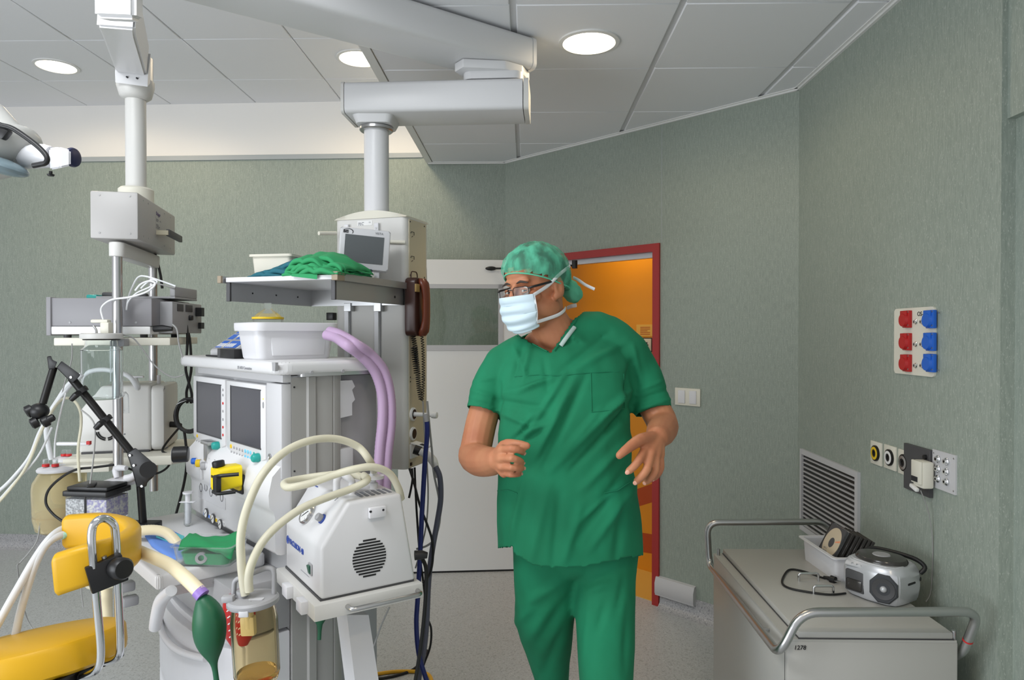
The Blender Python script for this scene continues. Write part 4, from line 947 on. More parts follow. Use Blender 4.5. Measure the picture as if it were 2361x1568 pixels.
# top shelf
b=MB(); b.prism(rrect(xl,.025,-.055,.31,.045,6),idf,tz0+.004,TT,.012,3); b.build('top_shelf',M['white'],AM)
b=MB(); b.prism(rrect(xl+.03,.022,.02,.292,.01,3),idf,tz0-.002,tz0+.022); b.build('shelf_edge_rail',M['alu'],AM)
for y in (.05,.15,.25): MB().cyl((.02,y,tz0+.010),(.027,y,tz0+.010),.005,n=12).build('rail_knob',M['grey'],AM)
c=ah(1,-.0555,637,846); b=MB(); b.prism([(-.012,.012),(.012,.012),(.010,-.012),(-.008,-.012)],lambda u,v,t:V((c.x+u-.012,t,c.z+v)),-.058,-.05); b.build('corner_recess',M['grey'],AM)
q=ah(1,-.0562,547,853)+V((0,0,.004)); ttext('lettering','S/5 ADU Carestation',M['ink'],AM,q,(1,0,0),.0125,ext=.0002,italic=.15)
# monitors
def mon(pxl,pxr,pytl,pyb,first):
    y=-.032; a=ah(1,y,pxl,pytl); c=ah(1,y,pxr,pyb)
    x0,x1=a.x,c.x; z1_=a.z; z0_=c.z
    P=[(x0,z1_),(x0,z0_+.008)]+[(x0+(x1-x0)*k/8,z0_-.009*math.sin(PI*k/8)) for k in range(9)][1:-1]+[(x1,z0_+.008),(x1,z1_)]
    b=MB(); b.prism(P,lambda u,v,t:V((u,t,v)),y,.0,.004,2); return b.build('monitor',M['white'],AM),x0,x1,z0_,z1_,y
def scr(o,p0,p1,y):
    a=ah(1,y,*p0); c=ah(1,y,*p1)
    b=MB(); b.span((a.x,y-.001,c.z),(c.x,y+.003,a.z)); b.build('screen',M['screen'],o)
    b=MB(); b.span((a.x-.004,y-.0022,c.z-.004),(a.x,y+.002,a.z+.004)); b.span((a.x-.004,y-.0022,c.z-.004),(c.x+.004,y+.002,c.z)); b.span((a.x-.004,y-.0022,a.z),(c.x+.004,y+.002,a.z+.003)); b.build('screen_frame',M['dgrey'],o)
def key(o,px,py,r,m,y=-.032,nm='key'):
    c=ah(1,y,px,py); MB().lathe([(r,0),(r*.95,.0018),(r*.5,.0022)],c,(0,-1,0),12).build(nm,m,o)
def knob(o,px,py,y=-.032):
    c=ah(1,y,px,py); b=MB(); b.lathe([(.013,0),(.014,.004),(.0125,.018),(.010,.021),(.002,.0215)],c,(0,-1,0),20); b.build('selector_knob',M['teal'],o)
m1,x0,x1,z0_,z1_,y=mon(445,518.5,866,1034,True)
scr(m1,(455,881),(510,1010),y)
for k,(py) in enumerate((899,911,930,948,967,985,1003)): key(m1,514.5,py,.0045,M['rtag'] if k in (2,5,6) else M['grey'])
key(m1,455,1005,.006,M['ytag'])
for px in (454,459.5,464,469.5,475,481): key(m1,px,1017+(px-454)*.33,.0042,M['grey'])
key(m1,497,1019,.005,M['teal']); knob(m1,504,1027)
m2,x0,x1,z0_,z1_,y=mon(521.5,612,877,1066,False)
scr(m2,(533,891),(601,1034),y)
key(m2,533,1029,.007,M['ytag'])
for k in range(4):
    px=540+k*6.4; key(m2,px,1032+k*2.2,.0045,M['grey']); key(m2,px-6,1042+k*2.4,.0045,M['grey'])
key(m2,559,1052,.0045,M['grey'])
for k in range(3):
    px=566+k*6; key(m2,px,1040+k*2,.006,M['ltblue']); key(m2,px,1053+k*2.2,.006,M['ltblue'])
key(m2,586,1046,.005,M['teal']); knob(m2,597,1055)
c=ah(1,-.0325,607,920); MB().cyl(c,c+V((0,-.001,0)),.0025,n=8).build('indicator',mat('green_led',(220,230,60),.5,emit=(220,230,60),es=1),m2)
b=MB(); c=ah(1,-.0325,607,934); b.tube([c+V((.003*math.cos(t),-.0005,.009*math.sin(t))) for t in [2*PI*i/14 for i in range(14)]],.0008,5,closed=True); b.build('power_symbol',M['grey'],m2)
# bezel between the monitors and the corner, with curved bottom
a=ah(1,-.03,613,886); c=ah(1,-.03,664,1112); 
b=MB(); b.prism([(a.x+.002,tz0-.022),(-.001,tz0-.022),(-.001,c.z),(a.x+.002,c.z+.02)],lambda u,v,t:V((u,t,v)),-.03,0,.003); b.build('monitor_housing',M['lgrey'],AM)
b=MB(); b.prism([(xl+.13,tz0-.018),(-.001,tz0-.018),(-.001,tz0+.003),(xl+.13,tz0+.003)],lambda u,v,t:V((u,t,v)),-.026,0,.002); b.build('upper_fascia',M['lgrey'],AM)
c=ah(1,-.031,622,1053); MB().lathe([(.009,0),(.009,.002),(.007,.0025),(.006,.001)],c,(0,-1,0),20).build('lock',M['steel'],AM)
# bulging console below the monitors
zc1=ah(1,-.03,640,1095).z; 
xa=ah(1,-.04,446,1060).x
zc0=.885
prof=[(0,zc1+.10),(-.024,zc1+.10),(-.026,zc1+.03),(-.055,zc1+.0),(-.066,zc1-.05),(-.064,zc1-.085),(-.052,zc1-.10),(-.047,zc1-.115),(-.047,zc0+.012),(-.042,zc0+.004),(-.03,zc0),(0,zc0)]
b=MB(); b.prism(prof,lambda u,v,t:V((t,u,v)),xa,-.006,.0); b.build('console',M['white'],AM,ang=50)
zm=lambda py,px=520,y=-.05:ah(1,y,px,py).z
b=MB()
a=ah(1,-.049,456,1120); c=ah(1,-.049,519,1186)
def decal(x0,x1,z0,z1,y,m,nm,par): 
    b=MB(); b.span((x0,y-.0008,z0),(x1,y,z1)); return b.build(nm,m,par)
dg=decal(a.x,c.x,c.z+.014,a.z,-.0475,M['lgrey'],'flow_diagram',AM)
xx,dx=a.x,(c.x-a.x)
for k in range(5):
    cx_=xx+dx*(.12+.19*k); cz_=c.z+.05+.01*(k%2)
    b=MB(); b.tube([V((cx_+.012*math.cos(t),-.0488,cz_+.014*math.sin(t))) for t in [2*PI*i/12 for i in range(12)]],.0009,4,closed=True); b.tube([V((cx_,-.0488,cz_+.014)),V((cx_,-.0488,cz_+.034)),V((cx_+dx*.17,-.0488,cz_+.034))],.0008,4); b.build('diagram_line',M['dgrey'],dg)
a=ah(1,-.047,470,1176); c=ah(1,-.047,519,1222)
gp=decal(a.x,c.x,c.z+.010,a.z-.004,-.047,M['paper'],'gauge_panel',AM)
for k,mm in enumerate((M['bluecloth'],M['ytag'],M['lgrey'])):
    w_=(c.x-a.x)/3; x_=a.x+w_*(k+.5); zc_=(a.z+c.z)/2+.004-.006*k+.006
    decal(a.x+w_*k+.002,a.x+w_*(k+1)-.002,c.z+.012,a.z-.006,-.048,mm,'gauge_back',gp)
    MB().lathe([(.0165,0),(.0165,.004),(.0145,.005),(.0145,.003)],(x_,-.0485,zc_),(0,-1,0),24).build('gauge_rim',M['dgrey'],gp); MB().cyl((x_,-.0525,zc_),(x_,-.0485,zc_),.0145,n=20).build('gauge_face',M['paper'],gp)
    MB().tube([V((x_-.008,-.0532,zc_-.005)),V((x_+.005,-.0532,zc_+.006))],.0008,4).build('needle',M['blackink'],gp)
for k,px in enumerate((462,473,482,495,503,512)): c=ah(1,-.058,px,1052+k*3.2); MB().span((c.x-.006,-.0575,c.z),(c.x+.004,-.0505,c.z+.002)).build('print_mark',M['ink'],AM)
# black cylinder on clamp at far left, connectors
p=ah(1,-.10,452,1046); b=MB(); b.lathe([(.023,0),(.026,.003),(.026,.045),(.022,.048)],p+V((-.01,-.02,0)),(-.45,-.9,0),26); b.build('regulator_knob',M['black'],AM); b=MB(); b.lathe([(.022,.0485),(.021,.0495),(.002,.0495)],p+V((-.01,-.02,0)),(-.45,-.9,0),26); b.build('knob_face',M['grey'],AM)
b=MB(); b.box(p+V((-.03,.06,.028)),(.07,.05,.012),.002); b.box(p+V((-.035,.06,-.02)),(.03,.04,.085),.003); b.cyl(p+V((-.035,.05,-.05)),p+V((-.035,.05,-.085)),.009,n=12); b.build('clamp',M['alu'],AM)
for px,py,m,r in ((452,1063,M['bplastic'],.011),(462,1068,M['ytag'],.013),(474,1074,M['grey'],.014)):
    c=ah(1,-.064,px,py); b=MB(); b.lathe([(r,0),(r,.012),(r*.8,.015)],c,(-.5,-.85,0),16); b.build('gas_connector',m,AM); b=MB(); b.cyl(c,c+V((.02,.03,0)),r*.9,n=14); b.build('connector_body',M['lgrey'],AM)
c=ah(1,-.066,466,1093); b=MB(); b.box(c,(.022,.012,.034),.002); b.build('lever',M['lgrey'],AM)
# yellow vaporiser cassette: black plate, yellow body, handle
y0=-.068; a=ah(1,y0,513,1070); c=ah(1,y0,560,1142)
b=MB(); b.prism(rrect(a.x-.012,c.x,c.z,a.z-.012,.010),lambda u,v,t:V((u,t,v)),y0,y0+.02,.002); vp=b.build('vaporiser_plate',M['black'],AM)
b=MB(); b.prism(rrect(a.x,c.x-.008,c.z+.012,a.z-.024,.008),lambda u,v,t:V((u,t,v)),y0-.006,y0); b.build('yellow_insert',M['yplastic'],vp)
p=ah(1,-.13,497,1100)
b=MB(); b.loft([[p+V((x,0,z)) for x,z in rrect(-.040,.034,-.042,.026,.012)],[p+V((x,.03,z)) for x,z in rrect(-.03,.04,-.036,.032,.012)],[p+V((x,.06,z)) for x,z in rrect(-.01,.05,-.03,.034,.01)]]); b.build('vaporiser_body',M['yplastic'],vp)
b=MB(); b.lathe([(.017,0),(.018,.003),(.018,.016),(.014,.019)],p+V((-.006,.012,.028)),(-.15,-.1,1),20); b.build('vaporiser_knob',M['black'],vp)
b=MB(); b.prism(rrect(-.010,.018,-.045,.012,.008),lambda u,v,t:p+V((u+.030,t,v)),-.016,.0,.003); b.tube(fillet([p+V((.03,-.012,.006)),p+V((.05,-.010,.012)),p+V((.075,.04,.014))],.01),.0055,8); b.tube(fillet([p+V((.02,-.014,-.038)),p+V((.05,-.012,-.04)),p+V((.075,.03,-.036))],.01),.0055,8); b.build('release_handle',M['black'],vp)
text('lettering','DES',M['blackink'],vp,am(*(p+V((-.034,-.0008,-.006)))),AM.matrix_basis.to_3x3()@V((1,0,0)),(0,0,1),.011)
# worktable
wx1=-.135; wy0=-.322; WZ=.862
b=MB(); b.prism(rrect(-.80,wx1,wy0,-.02,.012),idf,WZ-.042,WZ,.008,3); b.build('work_table',M['white'],AM)
b=MB(); b.span((wx1-.008,wy0+.02,WZ-.066),(wx1-.002,-.02,WZ-.040)); b.build('table_rail',M['alu'],AM)
for y in (-.27,-.17): MB().cyl((wx1-.004,y,WZ-.054),(wx1+.001,y,WZ-.054),.004,n=10).build('screw',M['steel'],AM)
b=MB(); b.span((-.60,-.17,WZ-.19),(-.012,0,WZ-.042),.004); b.build('table_support',M['grey'],AM)
hp=[ah(1,wy0-.012,x,y) for x,y in ((395,1362),(372,1385),(362,1420),(357,1448))]
b=MB(); b.tube([am(*p) for p in hp],[.014,.017,.016,.015],14,6); b.build('grab_handle',M['plastic'],AM,w=True)
# drawers with bowed fronts
def bow(x0,x1,z0,z1,nm,y=-.13,d=.05,par=None,m=None):
    b=MB(); P=[(x0,0.0)]+[(x0+(x1-x0)*k/14,y-d*math.sin(PI*k/14)**.6) for k in range(15)]+[(x1,0.0)]
    b.prism(P,idf,z0,z1,.006,2); return b.build(nm,m or M['plastic'],par or AM)
bow(-.70,-.012,.05,WZ-.20,'drawer_cabinet')
for z0,z1 in ((.40,.645),(.22,.39),(.06,.21)):
    dq=bow(-.695,-.018,z0,z1,'drawer',y=-.145,d=.06)
    zt=z1-.05; b=MB(); P=[]
    for k in range(11):
        t=.18+.64*k/10; x=-.695+.677*t; P.append(V((x,-.150-.061*math.sin(PI*t)**.6-.012*math.sin(PI*k/10),zt-.02*math.sin(PI*k/10))))
    b.tube(P,.010,10); b.build('drawer_grip',M['plastic'],dq)
b=MB(); b.span((-.78,-.2,.03),(-.02,.16,.055),.01); b.build('base',M['grey'],AM)
for x in (-.72,-.10):
    for y in (-.16,.12): MB().cyl((x-.012,y,.035),(x+.012,y,.035),.035,n=18).build('castor',M['dgrey'],AM)
# connectors under the left edge of the table
for px,py in ((292,1352),(300,1385)):
    c=ah(0,-.80,px,py); b=MB(); b.box(c,(.04,.05,.034),.008); b.cyl(c,c+V((-.04,0,0)),.01,n=12); b.build('hose_connector',M['grey'],AM)
c=ah(0,-.81,248,1345); b=MB(); b.cyl(am(*c)+V((0,0,.05)),am(*c)-V((0,0,.2)),.015,n=14); b.build('absorber_stem',M['creamhose'],AM,w=True)
# rear brackets right of the side panel
b=MB(); a=ah(0,-.004,782,878); c=ah(0,-.004,812,962); b.prism([(a.y,a.z),(c.y,a.z),(c.y+.01,a.z-.02),(c.y,a.z-.03),(c.y+.01,a.z-.06),(c.y,a.z-.07),(c.y,c.z+.006),(a.y,c.z)],lambda u,v,t:V((t,u,v)),-.05,-.004); b.build('rear_bracket',M['lgrey'],AM)
a=ah(0,-.004,780,1036); c=ah(0,-.004,815,1095); b=MB(); b.span((-.06,a.y,c.z),(-.004,c.y,a.z),.003); b.build('rear_box',M['lgrey'],AM)
a=ah(0,-.01,782,840); b=MB(); b.span((-.79,.16,.05),(-.03,.30,tz0-.006),.004); b.build('rear_body',M['grey'],AM)
# ---- things standing on the machine
tb=empty('white_tub',am(-.228,.092,TT),AM.rotation_euler.z); tag(tb,'large white plastic tub with thick rim on top of the anaesthesia machine','tub')
b=MB(); g=lambda s,z,e=0:[V((x,y,z)) for x,y in rrect(-.082*s-e,.082*s+e,-.138*s-e,.138*s+e,.028*s+e,6)]
b.loft([g(.84,0),g(.87,.006),g(.95,.084),g(.955,.088),g(.955,.088,.012),g(.96,.098,.013),g(.965,.112,.012),g(.97,.114,.006),g(.96,.114,-.002),g(.84,.006,-.004)]); b.build('tub',M['plastic'],tb,ang=30)
b=MB(); b.prism([(-.08,.012),(.09,.012),(.097,.078),(-.087,.078)],lambda u,v,t:V((t,u,v)),.0715,.0765,.002); b.build('side_panel',M['plastic'],tb)
mk=empty('face_mask',am(-.262,.045,TT+.02)); tag(mk,'clear anaesthesia mask with yellow rim poking out of the white tub','mask')
zr=atY(605,733,2.17).z-(TT+.02)
b=MB(); b.lathe([(.045,zr-.02),(.047,zr),(.035,zr+.012),(.016,zr+.026),(.012,zr+.03),(.011,zr+.048)],n=32,cap=False); b.build('dome',M['clear'],mk)
MB().lathe([(.044,zr-.003),(.0485,zr-.003),(.0485,zr+.003),(.044,zr+.003)],n=32).build('rim',M['ytag'],mk); MB().lathe([(.03,.004),(.042,zr*.5),(.046,zr-.02)],n=28).build('cushion',M['creamhose'],mk)
iv=empty('infusion_controller',am(-.56,.07,TT),AM.rotation_euler.z); tag(iv,'grey console with sloping blue keypad on the machine top left of white tub','console')
b=MB(); pr=[(-.075,0),(.06,0),(.06,.096),(.035,.096),(-.075,.022)]; b.prism(pr,lambda u,v,t:V((t,u,v)),-.07,.13,.004); b.build('case',M['lgrey'],iv)
sl_=V((.035+.075,.096-.022,0)); 
def slope(x0,x1,s0,s1,e,m,nm):
    b=MB(); f=lambda x,s,h:V((x,-.075+.11*s-.056*h/.1*.0-h*.56,.022+.074*s+h*.83)); b.loft([[f(x0,s0,0),f(x1,s0,0),f(x1,s1,0),f(x0,s1,0)],[f(x0,s0,e),f(x1,s0,e),f(x1,s1,e),f(x0,s1,e)]]); return b.build(nm,m,iv)
slope(-.066,.126,.06,.96,.001,M['grey'],'fascia')
for x0 in (-.055,.02,.075):
    for s0,s1 in ((.12,.42),(.5,.72),(.78,.93)): slope(x0,x0+.05,s0,s1,.0018,M['bplastic'],'blue_field')
for k in range(8): slope(-.052+k*.018+(.006 if k>3 else 0),-.052+k*.018+.011+(.006 if k>3 else 0),.15,.3,.0026,M['paper'],'key')
for x0,s0 in ((.0,.62),(.0,.82),(.075,.62)): slope(x0,x0+.022,s0,s0+.09,.0026,M['paper'],'display')
bk=empty('black_block',am(-.415,-.012,TT),AM.rotation_euler.z); tag(bk,'small black block with grey end standing left of the tub front','box')
b=MB(); b.span((-.02,-.03,0),(.10,.03,.03),.002); b.build('block',M['black'],bk); b=MB(); b.span((-.045,-.03,0),(-.02,.03,.031),.002); b.build('grey_end',M['dgrey'],bk)
pn=empty('pen',am(-.52,-.03,TT+.004)); tag(pn,'dark pen lying on the machine top beside the sloping console','pen'); b=MB(); b.tube([am(-.60,-.028,TT+.004),am(-.48,-.03,TT+.004),am(-.468,-.03,TT+.004)],[.003,.0035,.001],8); b.build('barrel',M['blackink'],pn,w=True)
# lilac corrugated hoses
hs=empty('breathing_hose',atY(770,775,2.10)); hs.name='breathing_hose'; tag(hs,'pair of lilac breathing hoses curving from the tub down behind the suction machine','hose')
def hose(nm,P,r,m,parent,ribs=True,n=14,sm=14,da=.05):
    P=cat(P,sm); b=MB(); rr_=[]
    Q=[];
    L=0
    for i in range(len(P)-1):
        k=max(1,int((P[i+1]-P[i]).length/.004))
        for j in range(k): Q.append(P[i]+(P[i+1]-P[i])*j/k)
    Q.append(P[-1])
    b.tube(Q,[r*(1+(da if i%2 else 0)) for i in range(len(Q))] if ribs else r,n); return b.build(nm,m,parent,w=True,ang=80)
hp_=lambda x,L:[am(*ah(0,x,px,py)) for px,py in L]
hose('hose',[am(*ah(0,-.10,752,772)),am(*ah(0,-.05,774,778))]+hp_(.045,[(800,796),(835,822),(864,856),(880,905),(882,965),(876,1030),(872,1100),(870,1160)]),.0155,M['purple'],hs)
hose('hose',[am(*ah(0,-.10,760,764)),am(*ah(0,-.04,784,772))]+hp_(.05,[(818,792),(855,818),(885,856),(899,910),(901,975),(893,1050),(890,1130),(893,1200)]),.0155,M['purple'],hs)
# ---- on the work table
def onT(px,py,dz=0): return atZ(px,py,WZ+dz)
po=empty('blue_pouch',onT(370,1262)); tag(po,'flat blue plastic pouch lying on the work table left of the clear tray','pouch')
P=[onT(*p) for p in ((334,1238),(385,1222),(420,1240),(425,1290),(395,1292),(350,1262))]
b=MB(); b.loft([[p+V((0,0,.001)) for p in P],[p+V((0,0,.008)) for p in P],[(p-V(po.location))*.6+V(po.location)+V((0,0,.013)) for p in P]]); b.build('pouch',M['bluecloth'],po,w=True,ang=60)
P=[onT(x,y,.012) for x,y in ((360,1240),(395,1230),(425,1240),(420,1250),(385,1250))]
b=MB(); b.loft([[p for p in P],[p+V((0,0,.006)) for p in P]]); b.build('teal_strip',mat('pale_teal',(90,190,196),.5),po,w=True)
tc_=onT(487,1292); ty=empty('clear_tray',(tc_.x,tc_.y,WZ),R(-2)); tag(ty,'clear plastic tray holding green cloth and tubing pieces on the work table','tray')
b=MB(); g=lambda s,z,e=0:[V((x,y,z)) for x,y in rrect(-.085*s-e,.085*s+e,-.062*s-e,.062*s+e,.016)]
b.loft([g(.9,0),g(1,.055),g(1,.055,.006),g(1,.0565,.006),g(1,.056,-.002),g(.9,.003,-.002)]); b.build('tray',M['clear'],ty)
b=MB(); b.tube([(-.02,-.03,.02),(.02,-.035,.02)],.012,12); b.tube([(.0,-.02,.03),(.04,-.01,.022)],.009,12); b.lathe([(.016,0),(.016,.012),(.008,.012),(.008,0)],(-.005,-.045,.022),(.3,-.9,.2),18); b.build('fittings',M['grey'],ty)
b=MB()
def cloth(u,v):
    x=-.066+.150*u; y=-.060+.105*v; e=max(0,-.045-y)*1.0
    z=.064+.010*math.sin(u*5+v*3)+.006*noise.noise(V((u*4,v*4,1)))-e*1.1-.02*max(0,u-.8)*4*(1-v)
    return V((x,y,z))
b.patch(cloth,22,18); gc=b.build('green_cloth',M['drape'],None,ang=80); gc.location=V(ty.location)+gc.location.copy(); tag(gc,'green cloth draped over the clear tray on the work table','cloth')
d=gc.modifiers.new('th','SOLIDIFY'); d.thickness=.003
b=MB(); 
b.loft([[V((x,y,.004)) for x,y in rrect(-.06,.07,-.05,.045,.02)],[V((x,y,.035)) for x,y in rrect(-.07,.075,-.052,.05,.02)],[V((x,y,.04)) for x,y in rrect(-.03,.04,-.03,.03,.02)]]); b.build('green_cloth_inside',M['drape'],ty,ang=60)
sy=empty('syringe',atZ(433,1213,WZ)); tag(sy,'clear plastic syringe standing upright behind the tray','syringe'); sr=.0125
b=MB(); zz=lambda py:atY(433,py,sy.location.y).z-WZ
b.lathe([(sr*.5,0),(sr,.006),(sr,zz(1157)),(sr*.9,zz(1157)),(sr*.9,.008)],n=20); b.build('barrel',M['clear'],sy); b=MB(); b.box((0,0,zz(1157)),(.05,.02,.0025),.001); b.build('flange',M['plastic'],sy); b=MB(); b.lathe([(.008,.01),(.008,zz(1140)),(.016,zz(1138)),(.016,zz(1134))],n=16); b.build('plunger',M['plastic'],sy)
# ---- cream reservoir hose and green bag
rh=empty('reservoir_bag',atY(468,1365,1.63)); tag(rh,'dark green rubber breathing bag hanging from cream hose beside the amber jar','breathing bag')
hose('cream_hose',[atY(215,1215,2.05),atY(262,1243,1.95),atY(300,1262,1.88),atY(345,1282,1.80),atY(390,1302,1.73),atY(425,1330,1.67),atY(448,1352,1.64),atY(462,1366,1.63)],.0155,M['creamhose'],rh,True,14,14,.035)
a=atY(457,1362,1.632); c=atY(468,1374,1.628); MB().cyl(a,c,.0165,n=18).build('purple_collar',mat('violet_collar',(150,120,196),.4),rh,w=True)
b=MB(); rows=[(1371,468,9),(1378,471,17),(1395,478,28),(1420,482,37),(1448,483,39),(1475,484,36),(1500,486,26),(1518,490,14),(1530,493,8),(1545,496,6),(1575,500,6.5),(1600,502,7)]
Yb=1.63; k_=Yb/1610; rings=[]
for py,px,hw in rows:
    c=atY(px,py,Yb); rings.append([c+V((hw*k_*math.cos(t),hw*k_*.92*math.sin(t),0)) for t in [2*PI*i/24 for i in range(24)]])
b.loft(rings); b.build('bag',M['bag'],rh,w=True,ang=80,sub=1)
h2=empty('cream_hose',atY(345,1215,2.15)); tag(h2,'short arched cream hose behind the yellow stool back','hose')
hose('hose',[atY(270,1262,2.2),atY(300,1232,2.17),atY(345,1222,2.15),atY(385,1230,2.13),atY(415,1262,2.11)],.0155,M['creamhose'],h2,True,14,14,.035)
# red basket behind the jar
rb=empty('red_basket',atY(545,1490,1.86)); tag(rb,'red slotted plastic holder hanging behind the amber jar','holder')
b=MB(); c0=atY(548,1490,1.86); rings=[]
for py,hw in ((1490,18),(1470,30),(1440,36),(1400,38),(1378,36),(1374,33)):
    c=atY(552,py,1.86); rings.append([c+V((hw*1.86/1610*math.cos(t),hw*1.86/1610*.8*math.sin(t),0)) for t in [2*PI*i/24 for i in range(24)]])
b.loft(rings); b.build('shell',M['rplastic'],rb,w=True)
for k in range(5):
    for j in range(2):
        c=atY(526+j*12+k*1.5,1408+k*15,1.86-.038-.004*j); MB().box(c,(.010,.003,.0032),.001,1,Matrix.Rotation(R(-35),4,'Y')).build('slot',M['paper'],rb,w=True)
# ================================================================ suction machine on its trolley
SU=empty('suction_machine',(-.508,1.72,0),R(-55)); tag(SU,'white suction machine with round grille, gauge and blue lettering on wheeled stand','suction machine')
def sh_(ax,val,x,y): return hit(SU,ax,val,x,y)
def suw(p): return root_matrix(SU)@V(p)
O5=[sh_(0,0,*p) for p in ((735,1386),(735,1266),(803,1158),(926,1140),(959,1348))]
zb=O5[0].z; y4=O5[4].y
prf=[(0,zb),(0,O5[1].z),(O5[2].y,O5[2].z),(O5[3].y,O5[2].z+.004),(y4,zb)]
xw=-.300
b=MB(); b.prism(prf,lambda u,v,t:V((t,u,v)),xw,0,.009,3); b.build('case',M['white'],SU)
# grille slots
c=sh_(0,.0005,852,1286); b0=.050; n=13
for k in range(n):
    z=-b0+b0*2*(k+.5)/n; hw=math.sqrt(max(0,b0**2-z*z))*.92; MB().span((-.001,c.y-hw,c.z+z-.0021),(.0012,c.y+hw,c.z+z+.0021)).build('grille_slot',M['black'],SU)
a=sh_(0,0,848,1170); c=sh_(0,0,886,1190); b=MB(); b.span((0,a.y,c.z+.002),(.014,c.y,a.z),.002); br=b.build('rail_bracket',M['plastic'],SU)
for px,py in ((855,1180),(884,1176)): q=sh_(0,.0145,px,py); MB().cyl(q,q-V((.003,0,0)),.0032,n=10).build('screw',M['blackink'],br)
# lettering on the front
q=sh_(1,-.0008,661,1291); text('lettering','VACUSON 40',M['blue_ink'],SU,suw((xw+.035,-.0008,O5[1].z-.052)),SU.matrix_basis.to_3x3()@V((1,0,0)),(0,0,1),.0215,bold=.0004)
q=V((xw+.022,-.0008,O5[1].z-.045)); b=MB(); b.tube([q+V((.0085*math.cos(t),0,.0105*math.sin(t))) for t in [2*PI*i/16 for i in range(16)]],.0013,5,closed=True); b.span(q+V((-.0035,-.0004,-.006)),q+V((.0035,.0004,.006))); b.build('logo',M['blue_ink'],SU)
b=MB(); b.span((xw+.14,-.0008,zb+.032),(xw+.21,.0,zb+.0328)); b.build('print_line',M['ink'],SU)
c=sh_(1,0,717,1312); b=MB(); b.span((c.x-.014,-.004,c.z-.015),(c.x+.014,.0,c.z+.015),.002); sw_=b.build('switch',M['grey'],SU); b=MB(); b.box((c.x,-.005,c.z),(.016,.006,.022),.001,1,Matrix.Rotation(R(12),4,'X')); b.build('rocker',mat('green_rocker',(40,90,70),.3),sw_)
# gauge and knob on the slope
s0,s1=V((0,0,O5[1].z)),V((0,O5[2].y,O5[2].z)); sd_=(s1-s0).normalized(); sn=V((0,-sd_.z,sd_.y))
def onslope(x,t,h=0): p=s0+(s1-s0)*t+sn*h; return V((x,p.y,p.z))
def rslope(px,py):
    T=root_matrix(SU).inverted(); o=T@EYE; d=T.to_3x3()@ray(px,py); return o+d*((s0-o).dot(sn)/d.dot(sn))
c=rslope(712,1187); b=MB(); b.lathe([(.0285,0),(.0285,.010),(.026,.013),(.025,.009)],c,sn,30); ga=b.build('gauge',M['steel'],SU); MB().lathe([(.0248,.0),(.0248,.0095)],c,sn,30).build('gauge_face',M['paper'],ga)
MB().tube([c+sn*.0103+V((-.012,0,0))+sd_*-.01,c+sn*.0103+V((.008,0,0))+sd_*.008],.0011,5).build('needle',M['blackink'],ga)
for k in range(9):
    t=R(-40+k*32.5); p=c+sn*.0099+V((math.cos(t)*.019,0,0))+sd_*(math.sin(t)*.019); MB().sph(p,.0014,None,6,4).build('tick',M['blackink'],ga)
c=rslope(744,1197); b=MB(); b.lathe([(.013,0),(.013,.004)],c,sn,24); b.build('knob_ring',M['blue_ink'],SU); b=MB(); b.lathe([(.0095,.004),(.0105,.007),(.0098,.018),(.007,.020)],c,sn,14); b.build('knob',M['grey'],SU)
b=MB(); p=onslope(xw*.26,.9,.0006); b.tube([p,onslope(xw*.22,1.02,.0006)],.001,5); b.build('print_mark',M['ink'],SU)
for k,x in enumerate((-.245,)): 
    p=onslope(x,.97,.0004); b=MB(); b.box(p,(.03,.004,.001)); b.build('blue_mark',M['blue_ink'],SU)
zt=O5[2].z
for k in range(6): MB().span((-.075-.0,.115+k*.016,zt+.0035),(-.025,.123+k*.016,zt+.0048)).build('top_label_line',M['ink'],SU)
# fittings on top
def topt(px,py,h): 
    p=atZ(px,py,zt); return p+V((0,0,h))
for px,py in ((778,1135),(812,1140)):
    p=atZ(px,py,zt); 
b=MB(); P=[atZ(776,1140,zt),atZ(776,1140,zt)+V((0,0,.042)),atZ(776,1140,zt)+V((.012,.01,.055)),atZ(812,1140,zt)+V((-.01,-.005,.046)),atZ(812,1140,zt)+V((0,0,.036)),atZ(812,1140,zt)]
b.tube(fillet(P,.012,4),.0095,12); b.build('vacuum_port',M['plastic'],SU,w=True)
p=atZ(862,1128,zt); b=MB(); b.lathe([(.011,0),(.011,.018),(.006,.02),(.006,.026),(.028,.030),(.028,.038),(.010,.041),(.010,.062),(.006,.062)],p,UP,26); b.build('bacterial_filter',M['plastic'],SU,w=True)
# trolley: tray with rails, handle, leg
tz=zb-.004; b=MB(); b.span((xw-.02,-.022,tz-.040),(.018,y4+.012,tz),.003); b.build('tray',M['white2'],SU)
b=MB(); b.span((xw-.006,.0,tz-.002),(-.004,y4-.004,tz+.006)); b.build('rubber_feet',M['dgrey'],SU)
for x in (-.075,-.20): b=MB(); b.span((x,-.04,tz-.035),(x+.045,-.02,tz-.002),.003); b.build('rail_clip',M['plastic'],SU)
a=sh_(0,.02,803,1407); c=sh_(0,.02,938,1384)
P=[V((.016,a.y+.004,a.z)),V((.048,a.y+.002,a.z-.004)),V((.048,c.y-.002,c.z-.006)),V((.016,c.y-.004,c.z))]
P=[V((.016,.062,tz-.018)),V((.045,.062,tz-.018)),V((.045,y4-.005,tz-.018)),V((.016,y4-.005,tz-.018))]
b=MB(); b.tube(fillet(P,.018,5),.0062,12); b.build('side_handle',M['steel'],SU,w=False)
lt=suw((-.10,.11,tz-.04)); b=MB()
def legsec(px0,px1,px2,py,Y): 
    a_,b_,c_=atY(px0,py,Y+.03),atY(px1,py,Y),atY(px2,py,Y+.03); return [a_,b_,c_,(a_+c_)/2+V((0,.05,0))]
